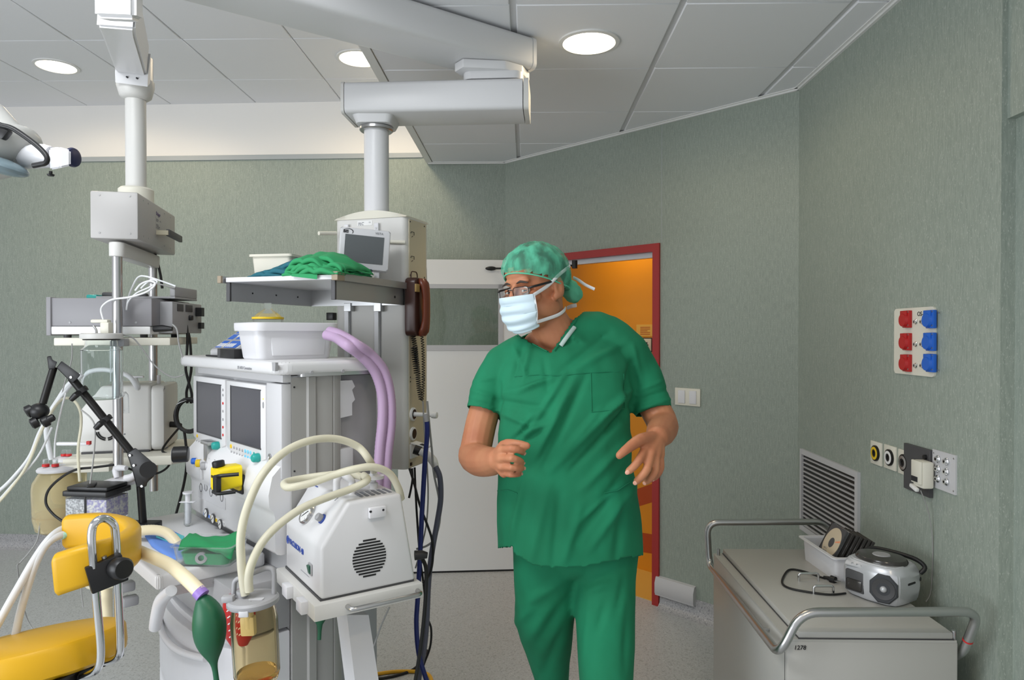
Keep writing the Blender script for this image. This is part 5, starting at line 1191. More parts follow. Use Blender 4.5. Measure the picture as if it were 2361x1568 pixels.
b.loft([legsec(776,800,850,1418,1.80),legsec(795,818,873,1568,1.80),legsec(815,840,905,1760,1.80)]); b.build('stand_leg',M['lgrey'],SU,w=True)
e=atY(855,1760,1.82); b=MB(); b.box((e.x,e.y,.10),(.09,.09,.2),.005); b.box((e.x-.1,e.y,.055),(.42,.07,.04),.008); b.box((e.x-.1,e.y,.055),(.07,.40,.04),.008); b.build('stand_base',M['lgrey'],SU,w=True)
for dx,dy in ((-.29,0),(.09,0),(-.1,-.18),(-.1,.18)): MB().cyl((e.x+dx-.01,e.y+dy,.03),(e.x+dx+.01,e.y+dy,.03),.03,n=16).build('castor',M['dgrey'],SU,w=True)
# green bag tip under the tray
gb=empty('green_bag',atY(737,1475,1.93)); tag(gb,'second green rubber bag, only its funnel shaped tail seen under the suction tray','breathing bag')
b=MB(); rings=[]
for py,px,hw in ((1300,735,10),(1340,736,32),(1380,736,34),(1410,737,27),(1425,737,17),(1440,737,7),(1455,737,4.5),(1475,736,4.5)):
    c=atY(px,py,1.97); rings.append([c+V((hw*1.97/1610*math.cos(t),hw*.6*1.97/1610*math.sin(t),0)) for t in [2*PI*i/20 for i in range(20)]])
b.loft(rings); b.build('bag',M['bag'],gb,w=True,ang=80)
# ---- amber secretion jar in front
Yj=1.60; jb=atY(605,1556,Yj+.03); SJ=empty('secretion_jar',(jb.x,Yj,jb.z)); SJ.rotation_euler=(R(0),R(-3),0); tag(SJ,'amber tinted glass jar with grey lid and two hoses in front of suction machine','jar')
zl=lambda py:atY(597,py,Yj).z-jb.z
r_=.0515; h_=zl(1392)
b=MB(); b.lathe([(.036,0),(.046,.004),(r_,.022),(r_+.001,h_*.80),(r_-.002,h_*.9),(r_-.006,h_),(r_-.010,h_),(r_-.006,h_*.88),(r_-.004,h_*.78),(r_-.004,.024),(.04,.008),(.003,.006)],n=48); b.build('glass',M['amber'],SJ)
b=MB(); b.lathe([(.0365,.0085),(.0435,.012),(.0462,.020),(.0462,.024),(.002,.0245)],n=44); b.build('liquid',M['fluid'],SJ)
b=MB(); b.lathe([(r_+.004,0),(r_+.0065,.003),(r_+.0065,.011),(r_+.002,.016),(.03,.019),(.002,.02)],(0,0,h_),UP,44); ld=b.build('lid',M['grey'],SJ)
b=MB(); b.prism(rrect(.0,.034,-.028,-.016,.003),idf,h_+.018,h_+.0195); b.build('lid_label',M['lgrey'],ld)
for k in range(3): MB().span((-.004+k*.006,-.034,h_+.0165),(-.002+k*.006,-.030,h_+.0185)).build('lid_mark',M['black'],ld)
b=MB(); P=[V((.045,.012,h_+.014)),V((.048,.012,h_+.066)),V((.044,.012,h_+.076)),V((.03,.012,h_+.078)),V((-.03,.012,h_+.058)),V((-.046,.012,h_+.052)),V((-.05,.012,h_+.012))]
b.tube(fillet(P,.012,4),.0058,10); b.build('bail_handle',M['grey'],SJ)
b=MB(); b.cyl((-.022,-.006,h_+.012),(-.022,-.006,h_+.034),.0125,n=18); b.box((-.048,-.02,h_+.022),(.028,.02,.016),.004); b.build('hose_port',M['grey'],ld)
b=MB(); b.box((0,-r_-.004,h_-.002),(.022,.006,.014),.002); b.build('lid_clip',M['lgrey'],ld)
b=MB(); b.cyl((-.012,.0,h_),(-.012,.0,h_-.055),.011,n=16); b.box((-.014,-.0,h_-.05),(.034,.02,.045),.005); b.build('float_valve',M['creamhose'],SJ)
hz=empty('suction_hose',atY(566,1362,1.585)); tag(hz,'two cream silicone hoses arching from the amber jar lid to suction machine top','hose')
def tubw(P,r,nm='hose'): b=MB(); b.tube(P,r,14,10); return b.build(nm,M['tube'],hz,w=True,ang=80)
F_=lambda *L:[atY(*p) for p in L]
pf=atZ(862,1128,zt)
tubw(F_((566,1372,1.585),(561,1345,1.585),(556,1290,1.585),(556,1230,1.59),(572,1165,1.61),(605,1095,1.64),(655,1043,1.69),(715,1016,1.74),(775,1012,1.79),(825,1030,1.82),(852,1062,1.82))+[pf+V((0,0,.05))],.0098)
tubw(F_((575,1364,1.58),(573,1335,1.58),(580,1300,1.585),(605,1250,1.61),(645,1208,1.645),(700,1170,1.69),(760,1145,1.74),(810,1127,1.78),(846,1108,1.80),(838,1096,1.83)),.0098)
h3=empty('suction_hose',atY(655,1118,1.80)); tag(h3,'coiled cream silicone hose looping over the top of the suction machine','hose')
hz=h3
tubw(F_((836,1100,1.845),(800,1092,1.86),(750,1096,1.86),(700,1103,1.85),(665,1110,1.82),(655,1117,1.79),(668,1124,1.765),(720,1113,1.77),(770,1095,1.775),(820,1081,1.78),(862,1077,1.80),(898,1092,1.83),(918,1125,1.85),(925,1150,1.87)),.0098)
# ================================================================ stool, left foreground, cables
ST=empty('stool',(atY(79,1480,1.75).x,1.75,0)); tag(ST,'yellow vinyl stool with curved back pad on bent chrome loop, lower left','stool')
sc=atY(64,1478,1.78); tilt=Matrix.Rotation(R(-10),4,'Y')@Matrix.Rotation(R(-8),4,'X')
b=MB(); rs=.232
b.lathe([(rs*.9,-.078),(rs*.985,-.068),(rs,-.05),(rs,-.012),(rs*.975,-.002),(rs*.9,.004),(.01,.008)],(0,0,0),UP,56); b.xf(Matrix.Translation(sc)@tilt@Matrix.Diagonal((1,.86,1,1))); b.build('seat',M['yvinyl'],ST,w=True)
b=MB(); b.box((0,0,-.092),(.34,.26,.025),.004); b.xf(Matrix.Translation(sc)@tilt); b.build('seat_plate',M['black'],ST,w=True)
# curved back pad: arc opening to the left
near=atY(129,1325,1.58); tip=atY(309,1252,1.80); far=atY(152,1226,1.98); padh=.096
P=cat([near,atY(205,1300,1.60),atY(262,1285,1.66),atY(300,1262,1.75),atY(305,1247,1.84),atY(285,1232,1.92),atY(230,1222,1.975),far],8)
b=MB(); rings=[]
for i,p in enumerate(P):
    d=(P[min(i+1,len(P)-1)]-P[max(i-1,0)]); d.z*=.3; d.normalize(); nrm=V((d.y,-d.x,0)).normalized(); up=nrm.cross(d)*-1
    if up.z<0: up=-up
    e=1 if 0<i<len(P)-1 else .86
    rings.append([p+nrm*(x*e)+up*(z*e) for x,z in rrect(-.02,.02,-padh/2,padh/2,.014)])
b.loft(rings); b.build('back_pad',M['yvinyl'],ST,w=True,ang=60)
# chrome loop
LPp=[atY(188,1562,1.70),atY(205,1556,1.655),atY(226,1540,1.625),atY(232,1500,1.615),atY(224,1400,1.60),atY(213,1280,1.585),atY(212,1225,1.585),atY(222,1203,1.59),atY(241,1196,1.605),atY(260,1207,1.62),atY(266,1230,1.63),atY(270,1300,1.635),atY(274,1400,1.645),atY(277,1490,1.655),atY(272,1514,1.68),atY(255,1524,1.71),atY(238,1526,1.74)]
b=MB(); b.tube(LPp,.0092,16,5); b.build('chrome_loop',M['chrome'],ST,w=True)
a=atY(206,1322,1.588); c=atY(277,1297,1.628); d=(c-a); d.z=0; d.normalize(); nn=V((d.y,-d.x,0)); mid=(a+c)/2
MX=Matrix(((d.x,-nn.x,0,mid.x),(d.y,-nn.y,0,mid.y),(0,0,1,mid.z),(0,0,0,1)))@Matrix.Rotation(R(-13),4,'Y')
b=MB(); b.box((0,.0,-.012),(.077,.030,.066),.003); b.xf(MX); b.build('clamp_block',M['black'],ST,w=True)
b=MB(); b.lathe([(.024,0),(.0255,.004),(.0255,.026),(.021,.032),(.003,.033)],(.022,-.014,-.006),(.35,-1,0),18); b.xf(MX); b.build('clamp_knob',M['black'],ST,w=True)
b=MB(); b.lathe([(.006,0),(.006,.006),(.003,.007)],(.004,.0,.022),UP,10); b.xf(MX); b.build('bolt',M['steel'],ST,w=True)
b=MB(); b.cyl((sc.x,sc.y,.1),(sc.x,sc.y,sc.z-.11),.025,n=20); b.build('gas_lift',M['steel'],ST,w=True)
for k in range(5):
    t=2*PI*k/5+.3; p=V((sc.x+.27*math.cos(t),sc.y+.27*math.sin(t),.07)); MB().tube([(sc.x,sc.y,.11),p],[.025,.018],10).build('base_leg',M['blackm'],ST,w=True); MB().cyl(p+V((-.012,0,-.04)),p+V((.012,0,-.04)),.03,n=16).build('castor',M['dgrey'],ST,w=True)
for P in ((atY(190,1560,1.70),atY(150,1568,1.74)),(atY(240,1526,1.74),atY(215,1530,1.78))): 
    MB().tube(list(P),.012,10).build('loop_bracket',M['black'],ST,w=True)
# ---- jointed black hose holder
HA=empty('hose_holder_arm',atY(330,1222,2.30)); tag(HA,'black jointed support arm rising from the work table edge and reaching left','support arm')
Yh=2.30
def bar(nm,P,r,n=12,m=None): b=MB(); b.tube(P,r,n); return b.build(nm,m or M['blackm'],HA,w=True)
bar('upright',F_((331,1222,Yh),(323,1112,Yh-.01)),.0125)
b=MB(); b.box(atY(330,1214,Yh),(.10,.06,.03),.004); b.build('table_clamp',M['black'],HA,w=True)
b=MB(); Pq=[(292,1045),(312,1032),(352,1066),(360,1082),(356,1098),(340,1112),(338,1122),(315,1124),(305,1085)]
b.prism(Pq,lambda u,v,t:atY(u,v,t),Yh-.045,Yh+.02,.004); b.build('main_joint',M['black'],HA,w=True)
b=MB(); b.cyl(atY(342,1083,Yh-.055),atY(342,1083,Yh+.03),.026,n=24); b.build('joint_disc',M['black'],HA,w=True)
for px,py in ((300,1050),(309,1073),(325,1082),(327,1121)): c=atY(px,py,Yh-.048); MB().cyl(c-V((0,.002,0)),c+V((0,.01,0)),.004,n=10).build('bolt',M['steel'],HA,w=True)
bar('long_bar',F_((300,1040,Yh-.02),(165,872,Yh-.06)),.0125)
b=MB(); Pq=[(130,848),(142,832),(186,864),(178,874),(166,884)]; b.prism(Pq,lambda u,v,t:atY(u,v,t),Yh-.10,Yh-.05,.003); b.build('elbow_block',M['black'],HA,w=True)
c=atY(163,870,Yh-.103); MB().cyl(c,c+V((0,.01,0)),.004,n=10).build('bolt',M['steel'],HA,w=True)
b=MB(); Pq=[(108,822),(118,820),(121,830),(132,834),(126,850),(112,852)]; b.prism(Pq,lambda u,v,t:atY(u,v,t),Yh-.10,Yh-.055,.003); b.build('elbow_lever',M['black'],HA,w=True)
bar('short_bar',F_((124,846,Yh-.08),(99,930,Yh-.09)),.0115)
b=MB(); c=atY(90,948,Yh-.1); b.sph(c,(.03,.028,.026)); b.build('ball_joint',M['black'],HA,w=True)
for px,py,s in ((68,948,.02),(80,975,.018),(105,972,.018),(117,965,.012)): 
    c=atY(px,py,Yh-.11); b=MB(); b.lathe([(s*.6,-.012),(s,-.008),(s,.008),(s*.6,.012)],c,(-.6,-.5,-.4),12); b.build('clip',M['black'],HA,w=True)
for px,py,dx in ((190,900,0),(246,966,0)):
    a=atY(px,py,Yh-.07); b=MB(); b.lathe([(.0165,-.008),(.0165,.008)],a,(a-atY(px-14,py-17,Yh-.075)),16); b.tube([a,atY(px-16,py+12,Yh-.1),atY(px-26,py+22,Yh-.1)],[.008,.010,.008],10); b.tube([a,atY(px+8,py-8,Yh-.07)],.007,8); b.build('hose_clip',M['black'],HA,w=True)
# ---- clear absorber box with black lid
AB=empty('absorber_canister',atY(225,1196,2.26),R(-6)); tag(AB,'clear box of grey granules with black lid beside the upright of black arm','canister')
hb_=.085; z1=atY(225,1128,2.26).z-AB.location.z
b=MB(); b.prism(rrect(-.075,.075,-.055,.055,.01),idf,.0,z1-.01,.002); b.build('box',M['clear'],AB)
gr=mat('soda_lime_granules',(196,198,200),.8,noise_=((120,122,124),160,2,.35,.65))
b=MB(); b.span((-.071,-.052,.004),(-.003,.05,z1-.022)); b.build('granules',gr,AB)
b=MB(); b.span((.003,-.052,.004),(.071,.05,z1-.022)); b.build('granules',mat('violet_granules',(206,206,196),.8,noise_=((140,136,176),120,2,.4,.66)),AB)
b=MB(); b.span((-.003,-.0565,.0),(.002,-.053,z1-.01)); b.build('divider',M['blackm'],AB)
b=MB(); b.prism(rrect(-.08,.08,-.06,.06,.008),idf,z1-.012,z1+.004,.002); b.span((-.07,-.05,z1+.004),(.072,.05,z1+.018),.004); b.box((.004,-.03,z1+.022),(.022,.06,.01),.003,2,Matrix.Rotation(R(30),4,'Z')); b.build('lid',M['black'],AB)
b=MB(); b.lathe([(.055,-.045),(.06,-.03),(.05,-.002)],(0.01,0,0),UP,28); b.build('base',M['blackm'],AB)
b=MB(); b.lathe([(.05,0),(.055,.012),(.03,.02)],(.02,.08,z1+.0),UP,26); b.tube([(.01,.08,z1+.02),(.0,.09,z1+.05),(.045,.08,z1+.055)],[.008,.012,.008],10,4); b.build('white_manifold',M['plastic'],AB)
b=MB(); b.tube([(.055,.06,z1+.02),(.08,.07,z1+.03),(.09,.08,z1+.055)],[.016,.014,.01],12,3); b.build('valve',M['plastic'],AB)
g=empty('black_tube',atY(140,1100,2.3)); tag(g,'thin black cable looping in front of the yellowed canister','cable')
cab('cord',pts(2.28,(262,1072),(215,1078),(175,1083),(140,1102),(112,1130),(106,1160),(122,1185),(150,1206),(175,1225)),.0042,M['cable'],g)
cab('cord',pts(2.26,(180,1140),(166,1158),(162,1180),(170,1205)),.0045,M['cable'],g)
# ---- white hoses running to the lower left
g=empty('white_hose',atY(100,1290,1.9)); tag(g,'pair of translucent white hoses bending down from behind stool back to the floor','hose')
b=MB(); b.tube(F_((215,1212,2.08),(175,1214,2.02),(140,1222,1.97),(112,1245,1.93),(80,1290,1.9),(45,1350,1.88),(10,1412,1.86),(-30,1490,1.85),(-60,1580,1.85)),.0105,12,8); b.build('hose',M['tubew'],g,w=True)
b=MB(); b.tube(F_((215,1230,2.04),(170,1230,1.99),(135,1236,1.95),(105,1258,1.92),(82,1300,1.9),(62,1360,1.9),(45,1420,1.9),(30,1500,1.9),(20,1600,1.9)),.0105,12,8); b.build('hose',M['tubew'],g,w=True)
MB().cyl(atY(158,1231,1.975),atY(142,1235,1.957),.0112,n=14).build('teal_band',mat('pale_green_band',(170,224,214),.4),g,w=True)
g=empty('floor_wire',atY(90,1235,2.4)); tag(g,'thin grey wire trailing from the canister down towards the floor at left','cable')
cab('wire',pts(2.35,(92,1205),(86,1245),(66,1275),(46,1298),(41,1315))+pts(2.5,(60,1420),(90,1470)),.0022,M['gcable'],g)
cab('wire',pts(2.3,(183,1262),(185,1320),(188,1370),(192,1400)),.0022,M['gcable'],g)
g=empty('ribbed_hose',atY(243,1350,2.2)); tag(g,'short cream ribbed hose hanging under the work table behind the chrome loop','hose')
hose('hose',[atY(240,1310,2.25),atY(243,1345,2.25),atY(246,1400,2.25),atY(250,1450,2.25)],.014,M['creamhose'],g,True,12,8,.07)
cab('side_tube',pts(2.2,(192,1340),(205,1355),(235,1355),(262,1352)),.005,M['tube'],g)
# ---- cables beside the supply tower
def cable(nm,label,P,r,m,Y=None):
    o=empty(nm,P[0]); tag(o,label,'cable'); b=MB(); b.tube(P,r,8,8); b.build('cord',m,o,w=True); return o
Yq=2.52
h=cable('grey_hose','slate grey gas hose with white plug hanging from the supply tower outlet',pts(2.6,(1004,1076),(1014,1100),(1016,1150),(1008,1205),(998,1260),(991,1310),(987,1360),(984,1430),(978,1495),(966,1560),(958,1640)),.0105,M['slate'])
b=MB(); b.tube(pts(2.62,(968,1040),(985,1050),(998,1062),(1006,1082),(1012,1100)),[.012,.016,.017,.012,.0115],14,4); b.build('white_plug',M['paper'],h,w=True)
MB().tube(pts(2.63,(955,1036),(970,1041)),.018,16).build('plug_collar',M['black'],h,w=True)
h=cable('blue_hose','dark blue hose hanging straight down beside the supply tower to the floor',pts(2.56,(984,968),(985,1000),(980,1060),(976,1130),(972,1200),(968,1290),(963,1380),(960,1440),(966,1510),(985,1575),(1000,1640)),.009,M['bcable'])
MB().tube(pts(2.56,(981,955),(984,972)),.010,12).build('hose_end',M['grey'],h,w=True)
cable('grey_cable','thin grey cable hanging from coiled telephone lead across to the suction machine',pts(2.6,(985,925),(990,980),(996,1040),(1000,1090),(1012,1150),(1014,1200),(1003,1240),(985,1258),(960,1266)),.004,M['gcable'])
cable('pale_cable','pale grey cable curving behind the wall telephone in front of the white door',pts(2.85,(968,575),(976,592),(981,615),(982,650),(982,700)),.0045,M['gcable'])
cable('pale_cable','thin pale cable hanging vertically between the tower bottom and the suction machine',pts(2.64,(975,925),(979,1000),(985,1080),(987,1150),(982,1215),(968,1275),(958,1310)),.003,M['gcable'])
cable('black_cable','short black cable stub hanging under the supply tower bottom edge',pts(2.62,(950,1080),(951,1105),(947,1130),(943,1148)),.0042,M['cable'])
cable('black_cable','black cable sweeping from tower bottom rightwards then back under the suction machine',pts(2.58,(944,1080),(955,1115),(968,1165),(985,1210),(996,1245),(998,1285),(992,1320),(978,1342),(964,1352)),.0046,M['cable'])
cable('black_cable','black cable falling straight from the tower bottom behind the blue hose',pts(2.66,(956,1078),(958,1130),(962,1200),(968,1280),(977,1350),(985,1420),(994,1450),(992,1490),(978,1530),(960,1580)),.0042,M['cable'])
h=cable('mains_lead','thick black mains lead plugged into the back of the suction machine',[suw((-.02,y4+.02,zb+.06))]+pts(2.02,(972,1286),(982,1310),(982,1360),(978,1420),(970,1490),(958,1568),(945,1640)),.0058,M['cable'])
p=suw((-.02,y4+.006,zb+.06)); MB().tube([p,p+V((.02,.006,0)),p+V((.034,.008,-.002))],[.013,.012,.008],12).build('plug',M['black'],h,w=True)
# floor cables
def onF(px,py,z=.006): return atZ(px,py,z)
cable('yellow_cable','yellow cable lying on the floor behind the suction stand leg',[onF(*p,.008) for p in ((800,1570),(860,1556),(905,1549),(950,1548),(980,1552),(993,1562),(996,1580))],.008,M['ycable'])
cable('black_cable','black cable lying on the floor next to the yellow cable',[onF(*p,.006) for p in ((780,1552),(800,1562),(860,1566),(920,1556),(960,1538),(985,1500))],.006,M['cable'])
cable('thin_rod','thin grey rod slanting down behind the suction trolley',pts(2.1,(898,1400),(880,1440),(862,1490)),.0025,M['gcable'])
# ================================================================ the man in green scrubs
from mathutils.bvhtree import BVHTree
YM=2.10
MN=empty('person',(atY(1310,900,YM).x,YM,0)); tag(MN,'man in green scrubs, pale blue mask, glasses and translucent green cap, striding and looking left','person')
px2=lambda p:(lambda d:(W/2+F*d.dot(RGT)/d.dot(FWD),H/2-F*d.dot(UPV)/d.dot(FWD)))(V(p)-EYE)
yaw=R(45)
hf=V((-math.sin(yaw),-math.cos(yaw),-.13)).normalized(); hl=V((math.cos(yaw),-math.sin(yaw),.06)); hl=(hl-hf*hl.dot(hf)).normalized(); hu=hf.cross(hl)*-1
if hu.z<0: hu=-hu
HCn=atY(1236,666,2.07)
def hp(l,f,u): return HCn+hl*l+hf*f+hu*u
HM=Matrix(((hl.x,hf.x,hu.x,0),(hl.y,hf.y,hu.y,0),(hl.z,hf.z,hu.z,0),(0,0,0,1)))
def ell(b,l,f,u,r,u_=20,v_=14): b.sph(hp(l,f,u),r,HM,u_,v_)
def limb(b,P,r,n=14,sm=0,caps=True):
    b.tube(P,r,n,sm)
    if caps:
        rr_=r if isinstance(r,(list,tuple)) else [r]*len(P)
        for p,q in ((P[0],rr_[0]),(P[-1],rr_[-1])): b.sph(p,q,None,14,10)
q3=lambda *L:[atY(*p) for p in L]
# ---------------- body (one continuous skin)
b=MB()
ell(b,0,-.012,.035,(.075,.097,.10)); ell(b,0,.026,-.045,(.062,.066,.075)); ell(b,0,.066,-.096,(.03,.028,.026)); ell(b,0,.03,-.085,(.052,.055,.034))
ell(b,0,.074,.026,(.05,.018,.014)); ell(b,0,.05,.055,(.055,.045,.045))
b.tube([hp(0,.088,.012),hp(0,.101,-.012),hp(0,.107,-.030)],[.0085,.010,.0135],12); ell(b,0,.100,-.034,(.017,.011,.010))
for s in (-1,1):
    ell(b,s*.042,.060,-.022,(.024,.024,.020)); ell(b,s*.0765,-.016,-.004,(.011,.021,.034),14,10); ell(b,s*.072,-.004,-.03,(.008,.010,.011),12,8)
    ell(b,s*.045,.01,-.06,(.026,.05,.036))
ell(b,0,.086,-.068,(.022,.010,.007))
nb=atY(1302,800,2.13)
b.tube([hp(0,-.025,-.02),hp(0,-.022,-.075),nb*.5+hp(0,-.02,-.09)*.5,nb],[.058,.058,.062,.075],20)
b.sph(nb,(.085,.075,.06)); b.sph(atY(1244,792,2.13),(.05,.05,.04)); b.tube([atY(1312,745,2.15),nb],[.05,.08],16)
limb(b,q3((1168,846,2.13),(1235,819,2.13),(1300,804,2.14),(1372,786,2.16),(1438,822,2.15)),[.040,.056,.072,.048,.040],16,3)
for yy,cx_,rx,rz in ((860,1302,.17,.10),(960,1300,.165,.12),(1080,1305,.165,.13),(1200,1310,.165,.12),(1262,1315,.14,.09)): b.sph(atY(cx_,yy,2.13),(rx,rz,.10),None,24,14)
limb(b,q3((1262,1290,2.14),(1260,1420,2.20),(1275,1560,2.35),(1282,1690,2.52)),[.06,.062,.05,.042],14,3); limb(b,q3((1390,1290,2.13),(1392,1450,2.07),(1396,1640,2.02),(1395,1915,1.98)),[.06,.064,.055,.042],14,3)
# image-left arm
limb(b,q3((1160,848,2.13),(1118,945,2.10),(1098,1030,2.08)),[.046,.047,.047],16,3)
limb(b,q3((1098,1034,2.08),(1092,1052,2.06),(1108,1062,1.99),(1132,1064,1.91),(1148,1060,1.845)),[.047,.046,.046,.040,.031],16,3)
NAILS=[]
def hand(wrist,mcp,fingers,thumb,rp=.0135):
    for m in mcp: b.tube([wrist,wrist*.35+m*.65,m],[.026,.0165,rp],12); b.sph(m,rp*.93,None,12,8)
    for i in range(len(mcp)-1): b.tube([mcp[i]*.55+wrist*.45,mcp[i+1]*.55+wrist*.45],.0165,10); b.tube([mcp[i]*.85+wrist*.15,mcp[i+1]*.85+wrist*.15],.012,10)
    for P,r in fingers:
        b.tube(P,[r,r*.97,r*.92,r*.82],12,3); b.sph(P[-1],r*.84,None,12,8); NAILS.append((P[-1],P[-1]-P[-2],r)); b.sph(P[1],r*1.02,None,12,8)
    P,r=thumb; b.tube([wrist]+P,[.02,r*1.45,r*1.1,r*.85],12,3); b.sph(P[-1],r*.87,None,12,8)
wL=atY(1148,1060,1.845)
hand(wL,q3((1158,1036,1.80),(1157,1057,1.795),(1158,1076,1.80),(1162,1091,1.81)),
 [(q3((1158,1036,1.80),(1180,1034,1.765),(1198,1038,1.77),(1205,1043,1.795)),.0100),(q3((1157,1057,1.795),(1180,1057,1.76),(1197,1062,1.775),(1203,1066,1.80)),.0100),(q3((1158,1076,1.80),(1180,1078,1.77),(1197,1080,1.78),(1204,1080,1.80)),.0096),(q3((1162,1091,1.81),(1178,1094,1.785),(1190,1094,1.79),(1198,1093,1.81)),.0088)],
 (q3((1162,1028,1.83),(1190,1024,1.80),(1215,1028,1.79)),.0110))
# image-right arm
limb(b,q3((1444,824,2.15),(1490,905,2.13),(1524,968,2.09)),[.044,.047,.046],16,3)
limb(b,q3((1524,970,2.09),(1529,984,2.06),(1524,996,1.99),(1516,1008,1.90)),[.046,.045,.042,.031],16,3)
wR=atY(1514,1010,1.895)
hand(wR,q3((1487,1036,1.83),(1501,1046,1.825),(1513,1050,1.835),(1522,1050,1.855)),
 [(q3((1487,1036,1.83),(1474,1060,1.80),(1462,1075,1.795),(1450,1086,1.80)),.0116),(q3((1501,1046,1.825),(1492,1080,1.80),(1481,1097,1.80),(1469,1109,1.815)),.0118),(q3((1513,1050,1.835),(1511,1084,1.82),(1502,1100,1.825),(1491,1110,1.845)),.0112),(q3((1522,1050,1.855),(1524,1076,1.85),(1518,1092,1.855),(1509,1102,1.87)),.0100)],
 (q3((1478,1014,1.83),(1447,1034,1.795),(1428,1050,1.785)),.0118))
body=b.build('body',M['skin'],MN,w=True)
evalmesh(body,[('REMESH',dict(mode='VOXEL',voxel_size=.0036,use_smooth_shade=True)),('SMOOTH',dict(factor=.5,iterations=2))])
T0=root_matrix(MN); T1=T0.inverted()
eyes=[hp(s*.0325,.078,-.002) for s in (-1,1)]
for v in body.data.vertices:
    p=T0@v.co
    for e in eyes:
        d=(p-(e+hf*.01)); dl,du=d.dot(hl),d.dot(hu); w=math.exp(-(dl/.017)**2-(du/.010)**2)*(1 if abs(d.dot(hf))<.03 else 0); p=p-hf*.009*w
    ey=hp(.078,-.012,-.004); d=p-ey
    if d.length<.03 and d.dot(hl)>-.012: w=math.exp(-((d.dot(hf)-.003)/.008)**2-(d.dot(hu)/.014)**2); p=p-hl*.006*w
    v.co=T1@p
body.data.shade_smooth()
for e,s in zip(eyes,(-1,1)):
    eb=MB().sph(e-hf*.0025,.0122).build('eyeball',M['eye'],MN,w=True)
    gz=(hf*.75+hl*.55+hu*.0).normalized(); c=e-hf*.0025
    b=MB(); b.lathe([(.0058,.0108),(.0054,.0117),(.002,.0122)],c,gz,16); b.build('iris',M['iris'],eb,w=True)
    b=MB(); P=[c+hf*(.0125*math.cos(t))+hl*(.0145*math.sin(t))+hu*(.0062*math.cos(t*1.1)+.0005) for t in [R(-66+k*12) for k in range(12)]]; b.tube(P,[.0022,.0034,.0034,.0022],8); b.build('upper_eyelid',M['skin'],MN,w=True)
    b=MB(); P=[c+hf*(.0122*math.cos(t))+hl*(.0145*math.sin(t))-hu*(.0052*math.cos(t*1.1)) for t in [R(-66+k*12) for k in range(12)]]; b.tube(P,[.0018,.0024,.0024,.0018],8); b.build('lower_eyelid',M['skin'],MN,w=True)
    b=MB(); P=[hp(s*.0325+x,.090-abs(x+s*.012)**1.6*1.6,.0215+.004-abs(x+s*.004)*.25) for x in [-.02+.004*k for k in range(11)]]
    b.tube(P,[.0016,.0034,.0034,.0016],8); b.build('eyebrow',M['hair'],MN,w=True)
M['nail']=mat('nail',(214,160,138),.3)
for p,d,r in NAILS:
    vw=(EYE-p).normalized(); d=d.normalized(); nz_=(vw-d*vw.dot(d)).normalized(); sx=d.cross(nz_); c=p+nz_*r*.72+d*r*.25
    b=MB(); b.sph((0,0,0),(r*.5,r*.62,r*.16),None,12,8); b.xf(Matrix(((sx.x,d.x,nz_.x,c.x),(sx.y,d.y,nz_.y,c.y),(sx.z,d.z,nz_.z,c.z),(0,0,0,1)))); b.build('fingernail',M['nail'],MN,w=True)
# hair under the cap and at the nape
b=MB(); b.sph((0,0,0),(1,1,1),None,40,28)
for v in list(b.bm.verts):
    l,f,u=v.co.x*.083,v.co.y*.107-.008,v.co.z*.096+.038
    if u<.056+(f-.09)*.55 or (f>-.02 and u<.02): b.bm.verts.remove(v)
    else: v.co=hp(l,f,u)
b.build('hair',M['hair'],MN,w=True)
# ---------------- scrub top
b=MB()
def sring(y,xl,xr,dep,yc=YM,n=40,e=2.6):
    c=atY((xl+xr)/2,y,yc); hw=(xr-xl)/2/F*yc; out=[]
    for i in range(n):
        t=2*PI*i/n; cs,sn=math.cos(t),math.sin(t); out.append(c+V((hw*math.copysign(abs(cs)**(2/e),cs),dep*math.copysign(abs(sn)**(2/e),sn),0)))
    return out
rows=((775,1215,1418,.075,2.145),(792,1188,1434,.098,2.14),(812,1165,1440,.112,2.13),(840,1150,1455,.125,2.12),(900,1143,1456,.142,2.10),(960,1146,1449,.155,2.10),(1020,1148,1451,.165,2.10),(1080,1148,1460,.172,2.10),(1140,1146,1469,.172,2.10),(1200,1146,1474,.168,2.10),(1262,1149,1478,.162,2.10),(1340,1154,1482,.156,2.10))
b.loft([sring(*r_[:4],yc=r_[4]) for r_ in rows])
limb(b,q3((1165,838,2.12),(1225,812,2.12),(1300,795,2.13),(1378,766,2.14),(1444,808,2.13)),[.060,.072,.085,.066,.062],18,4)
b.tube([atY(1318,752,2.15),atY(1306,800,2.13)],[.066,.10],22)
limb(b,q3((1160,842,2.12),(1132,885,2.11),(1112,952,2.08)),[.062,.055,.051],20,3,False); b.sph(atY(1160,842,2.12),.062)
limb(b,q3((1444,812,2.13),(1480,868,2.14),(1506,952,2.10)),[.066,.062,.058],20,3,False); b.sph(atY(1444,812,2.13),.066)
top=b.build('scrub_top',M['scrub'],MN,w=True)
evalmesh(top,[('REMESH',dict(mode='VOXEL',voxel_size=.0062)),('SMOOTH',dict(factor=.5,iterations=9))])
